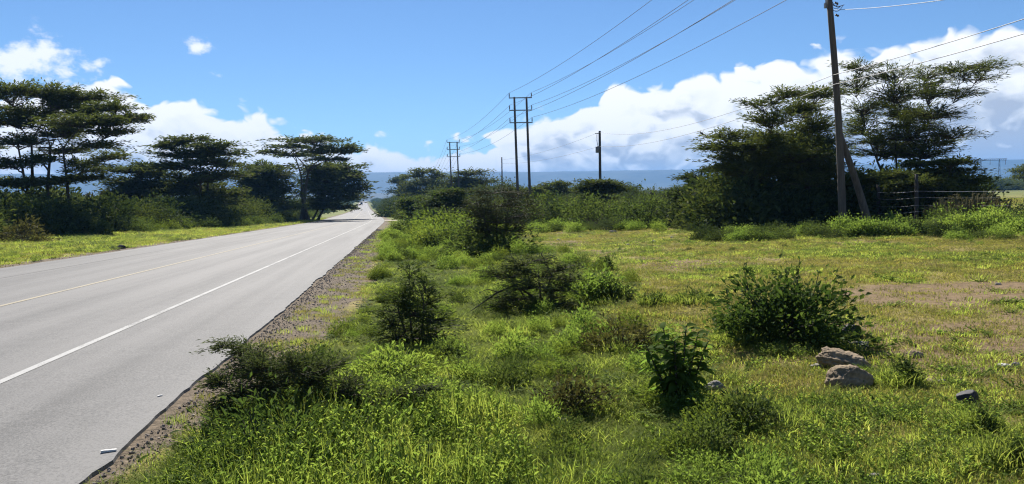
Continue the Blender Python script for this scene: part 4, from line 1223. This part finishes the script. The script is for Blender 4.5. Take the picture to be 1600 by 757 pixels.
    sx = (.9 + r / 35) * R.uniform(.8, 1.2, n)
    sh = np.where(idx < 6, .55, 1.8) * R.uniform(.6, 1.2, n)
    P = np.stack([x, y, ground_z(x, y)], 1)
    rt = np.stack([R.normal(0, .1, n), R.normal(0, .1, n), R.random(n) * 6.283], 1)
    scatter('far_verge_grass', 'short green grass on the verge across the road', P, np.stack([sx, sx, sh], 1), rt, idx, GRC)
grass_layer()

def ico(sub=2):
    t = (1 + 5 ** .5) / 2
    v = np.array([[-1, t, 0], [1, t, 0], [-1, -t, 0], [1, -t, 0], [0, -1, t], [0, 1, t], [0, -1, -t], [0, 1, -t], [t, 0, -1], [t, 0, 1], [-t, 0, -1], [-t, 0, 1]], float)
    f = [[0, 11, 5], [0, 5, 1], [0, 1, 7], [0, 7, 10], [0, 10, 11], [1, 5, 9], [5, 11, 4], [11, 10, 2], [10, 7, 6], [7, 1, 8], [3, 9, 4], [3, 4, 2], [3, 2, 6], [3, 6, 8], [3, 8, 9], [4, 9, 5], [2, 4, 11], [6, 2, 10], [8, 6, 7], [9, 8, 1]]
    v = list(v / np.linalg.norm(v[0]))
    for _ in range(sub):
        mid = {}; nf = []
        def m(a, b):
            k = (min(a, b), max(a, b))
            if k not in mid:
                p = v[a] + v[b]; v.append(p / np.linalg.norm(p)); mid[k] = len(v) - 1
            return mid[k]
        for a, b, c in f:
            x, y, z = m(a, b), m(b, c), m(c, a)
            nf += [[a, x, z], [b, y, x], [c, z, y], [x, y, z]]
        f = nf
    return np.array(v), np.array(f)

def rock_mesh(name, sub, sx, sy, sz, seed, mat, rough=.22, facets=7):
    v, f = ico(sub)
    R = np.random.default_rng(seed)
    w = v.copy()
    for k in range(facets):                      # chop flat faces
        n = rnd_unit(R, 1)[0]; h = R.uniform(.62, .92)
        dd = w @ n
        w = w - np.maximum(0, dd - h)[:, None] * n * .9
    nz = fbm(v[:, 0] * 2 + seed, v[:, 1] * 2 + v[:, 2] * 3, 1.0, 4) - .5
    n2 = fbm(v[:, 2] * 2 + seed, v[:, 0] * 3 - v[:, 1], .35, 3) - .5
    n3 = fbm(v[:, 0] * 3 + v[:, 2] + seed, v[:, 1] * 3 - v[:, 2] * 2, .16, 3) - .5
    w = w * (1 + rough * 1.5 * nz + rough * .7 * n2 + rough * .35 * n3)[:, None] * [sx, sy, sz]
    return mesh_arrays(name, w, f, mat, sub > 2)

# stones of the gravel shoulders, and debris along the tarmac edge
def gravel():
    protos = proto_collection('gravel_stones', [rock_mesh('stone_%d' % k, 1, 1, .75, .4, 600 + k, M['gravel'], .2, 5) for k in range(5)])
    R = np.random.default_rng(610)
    y = 3 + 67 * R.random(26000) ** 1.7
    u = HALF + .05 + 1.4 * R.random(26000) ** 1.3
    y2 = 14 + 60 * R.random(2500) ** 1.4; u2 = -(HALF + .05 + 1.1 * R.random(2500) ** 1.3)
    Y = np.concatenate([y, y2]); U = np.concatenate([u, u2]); X = xc(Y) + U
    s = (.003 + .014 * R.random(len(Y)) ** 3.5) * (1 + Y / 45)
    P = np.stack([X, Y, ground_z(X, Y) + s * .25], 1)
    scatter('shoulder_gravel', 'loose gravel and clods on the bare road shoulder', P, np.stack([s, s, s], 1), R.random((len(Y), 3)) * 6.28, R.integers(0, 5, len(Y)), protos)
gravel()

# ------------------------------------------------------------------ rocks
def rock(name, label, px, py, wpx, hpx, mat, seed, cat='rock', deep=.8, rot=0.0, tilt=0.0, sub=4, rough=.22, facets=8, group=None, sink=.34):
    b = gp(px, py); s = proj(b)[2] / FPX
    me = rock_mesh(name, sub, wpx * s / 2, wpx * s / 2 * deep, hpx * s / 2 * 1.25, seed, M[mat], rough, facets)
    o = obj(name, me, None, b + UP * hpx * s * (.5 - sink))
    o.rotation_euler = (0, tilt, math.radians(-YAW) + rot)
    return tag(o, label, cat, group)
rock('boulder', 'front pale brown boulder in the pair beside the broad-leaved bush', 1327, 606, 74, 44, 'rock', 731, tilt=.06, sub=5, rough=.2, facets=5)
rock('boulder', 'rear pale boulder of the pair, long and slanting down to the right', 1318, 574, 86, 36, 'rock', 732, tilt=.28, rot=-.1, sub=5, rough=.2, facets=5)
rock('stone', 'dark rounded stone against the right side of the broad-leaved bush', 1326, 528, 40, 28, 'blackrock', 703)
rock('stone', 'flat pale stone block between the dark stone and the slanting boulder', 1336, 542, 56, 14, 'greyrock', 704, facets=12)
rock('stone', 'thin flat grey stone lying left of the front pale boulder', 1279, 574, 24, 9, 'greyrock', 705, facets=10)
rock('stone', 'small brown stone alone on the dry soil right of the boulders', 1428, 558, 27, 13, 'rock', 706)
rock('stone', 'reddish flat stone half hidden in grass right of a small dark shrub', 1440, 602, 40, 15, 'rock', 707, facets=12)
rock('stone', 'small dark brown stone next to the reddish flat stone', 1472, 602, 18, 12, 'greyrock', 708)
rock('stone', 'angular black lava stone standing on the grass at right', 1512, 632, 36, 26, 'blackrock', 709, facets=16, rough=.08, sub=3, sink=.2)
rock('stone', 'pale yellowish stone on the dry soil near the right edge', 1570, 573, 22, 7, 'whiterock', 710)
rock('stone', 'small dark stone right of the pale yellowish stone', 1588, 574, 14, 10, 'greyrock', 711)
rock('stone', 'flat pale pebble in the grass below the black lava stone', 1468, 676, 20, 7, 'greyrock', 712)
rock('stone', 'dark grey stone at the right foot of the tall broad-leaved plant', 1118, 612, 32, 22, 'greyrock', 713)
rock('stone', 'grey stone poking from the low dark shrub in the foreground', 1148, 684, 22, 18, 'greyrock', 714)
rock('stone', 'pale half-buried stone in the grass right of the bottom centre', 868, 670, 46, 20, 'whiterock', 715, tilt=-.25)
rock('stone', 'upright white stone in the grass left of centre foreground', 821, 598, 15, 20, 'whiterock', 716)
rock('stone', 'grey stone cut by the bottom edge at right', 1368, 752, 28, 16, 'greyrock', 717)
rock('stone', 'small brown stone in yellowish grass near the bottom centre', 801, 720, 14, 8, 'rock', 718)
rock('stone', 'square black stone at the far edge of the road', 190, 389, 13, 10, 'blackrock', 719, facets=14, rough=.06, sub=3)
rock('stone', 'dark stone on the gravel shoulder where the road bends', 596, 362, 6, 4, 'blackrock', 720, sub=2)
rock('stone', 'largest brown clod in a cluster on the bare patch at bottom right', 1310, 708, 20, 10, 'greyrock', 721)
rock('stone', 'brown clod left of the largest one on the bare patch', 1288, 700, 13, 7, 'greyrock', 722)
rock('stone', 'dark clod above the largest one on the bare patch', 1300, 694, 11, 6, 'rock', 723)
for k, (px, py, w) in enumerate([(958, 364, 13), (981, 384, 10), (906, 372, 8), (873, 376, 8), (1148, 417, 9), (1140, 432, 8), (1106, 444, 8), (1022, 378, 7), (1050, 372, 8),
                                 (1404, 436, 9), (1357, 407, 9), (1205, 398, 7), (1560, 445, 10), (1475, 398, 8), (1080, 398, 7), (1268, 420, 6)]):
    rock('clod', 'small dark clod lying on the grazed field between hedge and bare patch', px, py, w, w * .42, 'greyrock', 740 + k, cat='clod', sub=2, group='dark clods scattered over the field')

# litter
def slab(name, label, px, py, lx, ly, lz, rot, mat, cat, seed=0, dz=0.0):
    b = gp(px, py)
    u = b[0] - xc(b[1])
    if abs(u) < HALF:
        d = ray(px, py); tt = (rz(b[1]) - CAMZ) / d[2]; b = np.array([0, 0, CAMZ]) + d * tt; b[2] = rz(b[1])
    R = np.random.default_rng(seed)
    g = Geo(); n = 5
    xs = np.linspace(-.5, .5, n) * lx
    top = []
    for i, x in enumerate(xs):
        w = ly / 2 * R.uniform(.75, 1.1)
        z = lz * R.uniform(.8, 1.3)
        top += [[x, -w, 0], [x, -w * .8, z], [x, w * .8, z * 1.1], [x, w, 0]]
    q = []
    for i in range(n - 1):
        a = i * 4
        q += [[a + j, a + j + 1, a + j + 5, a + j + 4][::-1] for j in range(3)]
    q += [[0, 1, 2, 3], [n * 4 - 1, n * 4 - 2, n * 4 - 3, n * 4 - 4]]
    g.add(top, q)
    o = obj(name, g.mesh(name, M[mat]), None, b + UP * (.004 + dz))
    o.rotation_euler = (0, 0, rot)
    return tag(o, label, cat)
slab('paper_litter', 'longer white scrap of litter lying on the tarmac edge', 170, 707, .10, .022, .012, .35, 'litter', 'litter', 1)
slab('paper_litter', 'tiny white scrap of litter on the tarmac', 250, 620, .045, .018, .008, .7, 'litter', 'litter', 2)
slab('paper_litter', 'white scrap of litter on the grass across the road', 93, 378, .13, .09, .10, .2, 'litter', 'litter', 3, .03)
slab('paper_litter', 'white scrap of litter on the grass across the road near the bushes', 253, 360, .17, .12, .14, 1.2, 'litter', 'litter', 4, .03)

# ------------------------------------------------------------------ poles and lines
def pole_tube(g, a, b, r0, r1, sides=10, bend=0.0, k=9):
    t = np.linspace(0, 1, k)[:, None]
    P = a * (1 - t) + b * t + RIGHT * bend * np.sin(t * math.pi)
    g.tube(P, np.linspace(r0, r1, k), sides, cap=True)

def twin_pole(label, px_l, px_r, py_top, depth, wide, arms, group='twin-pole power line pylons'):
    """two poles joined by three cross-arms with upright insulators at their ends"""
    tl = pd(px_l, py_top, depth); tr = pd(px_r, py_top, depth)
    s = depth / FPX
    base = (tl + tr) / 2; base[2] = ground_z(base[0], base[1])
    root = empty('power_pylon', base, label, 'pylon', group)
    across = (tr - tl); across[2] = 0; across /= np.linalg.norm(across)
    for t0 in (tl, tr):
        f = t0 + across * .30; f[2] = ground_z(f[0], f[1]) - .1
        g = Geo(); pole_tube(g, f - base, t0 - base, .20, .13)
        obj('pole', g.mesh('pole', M['pole'], True), root)
    pts = []
    for k in range(3):
        c = (tl + tr) / 2 - UP * (.12 + k * arms) + across * (.02 * k)
        g = Geo(); g.box(c - base - FWD * .17, wide, .10, .13, math.atan2(across[1], across[0]))
        arm = obj('cross_arm', g.mesh('cross_arm', M['steel']), root)
        for sg in (-1, 1):
            e = c - FWD * .17 + across * (wide / 2 - .06) * sg + UP * .06
            g = Geo()
            hs = np.array([0, .08, .1, .2, .22, .34, .36, .48, .5, .6]); rs = np.array([.03, .03, .075, .05, .08, .05, .075, .045, .06, .015])
            g.tube(np.stack([0 * hs, 0 * hs, hs], 1) + e - base, rs, 8, True)
            obj('insulator', g.mesh('insulator', M['ceramic'], True), root)
            pts.append(e + UP * .6)
    return pts
h1 = twin_pole('near twin-pole wooden pylon with three cross-arms at the middle of the view', 803.5, 822.5, 152, 100, 3.0, 1.6)
h2 = twin_pole('second twin-pole wooden pylon, half the size, left of the near one', 702.5, 714, 222, 172, 2.9, 1.6)
h3 = twin_pole('farthest tiny pale twin-pole pylon among the roadside trees', 664, 671.5, 281, 330, 2.9, 1.9)
# the next pylon of the line stands behind the right shoulder of the viewer
dirv = (np.mean(h1, 0) - np.mean(h2, 0)); dirv[2] = 0; dirv /= np.linalg.norm(dirv)
h0 = [p + dirv * 84 + UP * 1.1 for p in h1]

def catenary(a, b, sag, n=26):
    t = np.linspace(0, 1, n)[:, None]
    return a * (1 - t) + b * t - UP * (4 * sag * t * (1 - t))
POS = ['topmost left', 'topmost right', 'middle left', 'middle right', 'lowest left', 'lowest right']
for k in range(6):
    P = np.vstack([catenary(h0[k], h1[k], 1.3), catenary(h1[k], h2[k], 1.1)[1:], catenary(h2[k], h3[k], 2.5)[1:]])
    g = Geo(); b = h1[k]
    g.tube(P - b, np.concatenate([np.full(51, .017), np.full(25, .02)]), 5)
    tag(obj('power_cable', g.mesh('power_cable', M['cable'], True), None, b), '%s of the six cables strung along the twin-pole pylons' % POS[k], 'cable', 'cables of the twin-pole line')

# braced pole at the right
base = gp(1317, 361); D = proj(base)[2]
root = empty('utility_pole', base, 'tall wooden utility pole with a slanting brace between the right-hand acacias', 'pole')
top = pd(1295, -8, D)
g = Geo(); pole_tube(g, -UP * .1, top - base, .17, .125, 12, .10); obj('pole', g.mesh('pole', M['pole'], True), root)
g = Geo(); f = gp(1361, 358); a = pd(1307, 205, D + .0); pole_tube(g, f - base - UP * .1, a - base + RIGHT * .1, .17, .125, 12, .04); obj('brace', g.mesh('brace', M['pole'], True), root)
g = Geo()
for px, py in ((1294, 9), (1296, 2)):
    c = pd(px, py, D) - base
    g.box(c - RIGHT * .10, .12, .12, .22)
obj('bracket', g.mesh('bracket', M['steel']), root)
for px, py in ((1304, 4), (1305, 23)):
    g = Geo(); c = pd(px, py, D) - base
    hs = np.array([0, .03, .05, .09, .12, .15, .18]); rs = np.array([.015, .05, .05, .03, .055, .05, .01])
    g.tube(np.stack([hs, 0 * hs, -hs * .4], 1) + c, rs, 8, True); obj('insulator', g.mesh('insulator', M['ceramic'], True), root)
g = Geo()
for k in range(5):
    R = np.random.default_rng(800 + k)
    a = pd(1300, 2 + 3 * k, D) - base; e = a + RIGHT * R.uniform(.25, .55) + UP * R.uniform(-.25, .35)
    g.tube(bez(a, (a + e) / 2 - UP * R.uniform(.1, .4), e, 7), .012, 4)
obj('jumper_wires', g.mesh('jumper_wires', M['darkpole'], True), root)
BR = base; BD = D
# pole with the transformer
base = gat(938, 99)
root = empty('utility_pole', base, 'dark utility pole with a small box on it above the hedge', 'pole')
g = Geo(); pole_tube(g, -UP * .1, pd(937, 205, 99) - base, .20, .15, 10, 0); obj('pole', g.mesh('pole', M['darkpole'], True), root)
c = pd(934, 234, 99) - base - RIGHT * .02
g = Geo(); g.tube([c + UP * -.42, c + UP * -.38, c + UP * .36, c + UP * .42], [.2, .27, .27, .18], 12, True); obj('transformer_box', g.mesh('transformer_box', M['steel'], True), root)
g = Geo()
for dx in (-.42, -.30):
    g.tube([c + UP * .4 + RIGHT * .05, c + UP * 1.3 + RIGHT * (dx + .25), pd(936, 208, 99) - base + RIGHT * dx * .8 - UP * .2], .018, 4)
g.box(pd(936, 209, 99) - base - RIGHT * .25, .6, .08, .08)
obj('lead_wires', g.mesh('lead_wires', M['darkpole'], True), root)
# thin bare pole
base = gat(785, 155)
root_b = Geo(); pole_tube(root_b, -UP * .1, pd(784, 246, 155) - base, .16, .11, 8)
o = obj('utility_pole', root_b.mesh('utility_pole', M['darkpole'], True), None, base)
tag(o, 'thin bare dark pole left of the near twin-pole pylon', 'pole')
# low-voltage wires between these poles and on past the right edge
A1, A2 = pd(936.5, 207, 99), pd(936.5, 229, 99)
B1, B2 = pd(1301, 118, BD), pd(1301, 133, BD)
C1 = B1 + (B1 - A1) / np.linalg.norm(B1 - A1) * 46; C1[2] = B1[2] + 1.3
C2 = B2 + (B2 - A2) / np.linalg.norm(B2 - A2) * 46; C2[2] = B2[2] + 1.3
E1 = pd(784, 250, 155); E2 = pd(784, 256, 155)
for pts, sag, nm in (((E1, A1, B1, C1), (.6, 1.15, .8), 'upper'), ((E2, A2, B2, C2), (.6, .9, .8), 'lower')):
    P = np.vstack([catenary(pts[k], pts[k + 1], sag[k])[(1 if k else 0):] for k in range(3)])
    g = Geo(); g.tube(P - pts[1], .014, 5)
    tag(obj('service_wire', g.mesh('service_wire', M['cable'], True), None, pts[1]), '%s of two thin wires running from the box pole past the braced pole' % nm, 'wire', 'thin wires between the wooden poles')
a = pd(1304, 16, BD); e = pd(1420, -9, BD - 6)
g = Geo(); g.tube(catenary(a, a + (e - a) * 4, .5) - a, .012, 5)
tag(obj('service_wire', g.mesh('service_wire', M['cable'], True), None, a), 'single wire leaving the top of the braced pole to the right', 'wire')

# stub post and far round tree
base = gat(1018, 60)
g = Geo(); tp = pd(1018, 300, 60) - base; g.tube([-UP * .1, tp * .5, tp * .97, tp], [.16, .15, .15, .09], 10, True)
tag(obj('stub_post', g.mesh('stub_post', M['darkpole'], True), None, base), 'short thick dark post rising from the hedge', 'post')
base = gat(984, 150)
root = empty('round_tree', base, 'small round-crowned dark tree behind the hedge', 'tree')
R = np.random.default_rng(820); g = Geo(); c0 = pd(987, 300, 150) - base
g.tube([-UP * .1, c0 * .6, c0], [.16, .12, .08], 7); obj('trunk', g.mesh('trunk', M['bark'], True), root)
g = Geo(); n = 1500; p = rnd_unit(R, n) * (R.random(n) ** .4)[:, None] * [1.25, 1.1, .95]
g.leaves(p + c0, p + R.normal(0, .4, (n, 3)), rnd_unit(R, n), .32, .16); obj('crown', g.mesh('crown', M['darkleaf']), root)

# distant portal pylon
base = gat(1546, 600); s = 600 / FPX
root = empty('transmission_pylon', base, 'faint grey steel portal pylon on the skyline at far right', 'pylon')
zt = pd(1546, 249, 600)[2] - base[2]
for dx in (-14.5, 14.5):
    g = Geo()
    for q in (-1, 1):
        g.tube([RIGHT * (dx * s * 1.0 + q * 1.2), RIGHT * (dx * s + q * .25) + UP * zt], .20, 4)
    for k in range(7):
        z0, z1 = zt * k / 7, zt * (k + 1) / 7; w0 = 1.2 - .95 * k / 7; w1 = 1.2 - .95 * (k + 1) / 7; q = 1 if k % 2 else -1
        g.tube([RIGHT * (dx * s + q * w0) + UP * z0, RIGHT * (dx * s - q * w1) + UP * z1], .10, 4)
    obj('leg', g.mesh('leg', M['steel']), root)
g = Geo()
x0, x1 = -21 * s, 26 * s
g.tube([RIGHT * x0 + UP * zt, RIGHT * x1 + UP * zt], .2, 4); g.tube([RIGHT * x0 + UP * (zt - 1.0), RIGHT * x1 + UP * (zt - 1.0)], .16, 4)
xs = np.linspace(x0, x1, 15)
for k in range(14):
    g.tube([RIGHT * xs[k] + UP * (zt - (k % 2)), RIGHT * xs[k + 1] + UP * (zt - ((k + 1) % 2))], .1, 4)
obj('cross_arm', g.mesh('cross_arm', M['steel']), root)
for dx in (-19, 0, 24):
    g = Geo(); g.tube([RIGHT * dx * s + UP * (zt - 1), RIGHT * dx * s + UP * (zt - 4.5)], .16, 5); obj('insulator', g.mesh('insulator', M['ceramic']), root)

# wire fence
base = gat(1432, 35)
root = empty('wire_fence', base, 'wire fence with a dark wooden post in front of the low acacia at right', 'fence')
ends = []
for px, top_py, dd in ((1432, 266, 35.0), (1700, 262, 30.0), (1372, 282, 38.0)):
    f = gat(px, dd); t0 = pd(px, top_py + 6, dd)
    g = Geo(); pole_tube(g, f - base - UP * .1, t0 - base, .085, .075, 8, .02, 5); obj('post', g.mesh('post', M['darkpole'], True), root)
    ends.append((f, dd, px))
for k, hpx in enumerate((299, 309, 321, 331)):
    pts = []
    for (f, dd, px), dy in zip(ends, (0, -3, 2)):
        pts.append(pd(px, hpx + dy, dd - .1))
    P = np.vstack([catenary(pts[2], pts[0], .05, 10), catenary(pts[0], pts[1], .05, 10)[1:]])
    g = Geo(); g.tube(P - base, .0065 if k == 0 else .0035, 4); obj('wire', g.mesh('wire', M['wire'], True), root)

# bird on the top of the dense acacia
b = pd(1097, 211, 41)
root = empty('bird', b, 'small dark bird perched on the left tip of the dense acacia', 'bird')
v, f = ico(2); w = v * [.055, .10, .055]; w[:, 2] += v[:, 1] * .05; w[:, 1] *= np.where(v[:, 1] < 0, 1.25, 1)
hd = v * .038 + [0, .10, .075]
tl = np.array([[-.015, -.08, -.04], [.015, -.08, -.04], [.025, -.24, -.10], [-.025, -.24, -.10], [0, -.08, -.02], [0, -.24, -.085]])
mb = bpy.data.meshes.new('body')
bk = np.array([[-.01, .133, .075], [.01, .133, .075], [0, .165, .068], [0, .133, .088]])
allv = np.vstack([w, hd, tl, bk]); o1 = len(w); o2 = o1 + len(hd); o3 = o2 + len(tl)
faces = [list(x) for x in f] + [list(x + o1) for x in f] + [[o2, o2 + 1, o2 + 2, o2 + 3], [o2, o2 + 3, o2 + 5, o2 + 4], [o2 + 1, o2 + 4, o2 + 5, o2 + 2]] + [[o3, o3 + 1, o3 + 2], [o3, o3 + 2, o3 + 3], [o3 + 1, o3 + 3, o3 + 2]]
mb.from_pydata([tuple(x) for x in allv], [], [[int(i) for i in q] for q in faces]); mb.materials.append(M['blackrock'])
o = obj('body', mb, root, (0, 0, .06)); o.rotation_euler = (0, 0, 1.9)
for q in (-.015, .015):
    g = Geo(); g.tube([[q, 0, -.03], [q, 0, .05]], .005, 4); obj('leg', g.mesh('leg', M['blackrock']), root)

# lorry far down the road
yv = 880.0
base = np.array([xc(yv) - 1.7, yv, rz(yv)])
root = empty('lorry', base, 'tiny dark red lorry far down the road', 'lorry', rz=.043)
red = rough_mat('dark_red_paint', (.10, .012, .01), (.14, .02, .016), 3, .4, .02, spec=.5)
blk = rough_mat('black_rubber', (.015, .015, .015), (.03, .03, .03), 5, .8, .05)
gls = rough_mat('dark_glass', (.02, .025, .03), (.03, .035, .04), 5, .1, 0, spec=.6)
lamp = rough_mat('red_tail_lamp', (.35, .01, .01), (.4, .02, .02), 5, .3, 0)
g = Geo(); g.box((0, -.6, 2.15), 2.4, 5.2, 2.3); obj('cargo_body', g.mesh('cargo_body', blk), root)
g = Geo(); g.box((0, 3.2, 1.75), 2.3, 2.0, 1.9); cabo = obj('cab', g.mesh('cab', red), root)
g = Geo(); g.box((0, 4.23, 2.15), 2.0, .04, .8); obj('windscreen', g.mesh('windscreen', gls), cabo)
g = Geo(); g.box((0, .3, .82), 1.0, 7.4, .22); g.box((0, -3.25, .75), 2.3, .12, .16); obj('chassis', g.mesh('chassis', red), root)
for x in (-1.02, 1.02):
    for y in (-2.2, 3.1):
        g = Geo(); a = np.array([[-.14, 0, 0], [-.13, 0, 0], [.13, 0, 0], [.14, 0, 0]]); g.tube(a + [x, y, .5], [.36, .5, .5, .36], 16, True); obj('wheel', g.mesh('wheel', blk, True), root)
    g = Geo(); g.box((x * .95, -3.34, .95), .3, .06, .16); obj('tail_light', g.mesh('tail_light', lamp), root)

# ------------------------------------------------------------------ hazy air
def haze():
    g = Geo(); zb, zt = -40.0, 232.0
    g.box((0, 2000, (zb + zt) / 2), 16000, 11200, zt - zb)
    m = bpy.data.materials.new('hazy_air'); m.use_nodes = True; m.node_tree.nodes.clear()
    t = NT(m.node_tree); out = t.n('ShaderNodeOutputMaterial')
    pv = t.n('ShaderNodeVolumePrincipled')
    pv.inputs['Color'].default_value = (.20, .50, 1.0, 1)
    pv.inputs['Density'].default_value = HAZE
    pv.inputs['Anisotropy'].default_value = 0.0
    t.l(pv.outputs[0], out.inputs['Volume'])
    tag(obj('haze', g.mesh('haze', m)), 'bluish haze in the air', kind='stuff')
HAZE = 1.6e-4
haze()
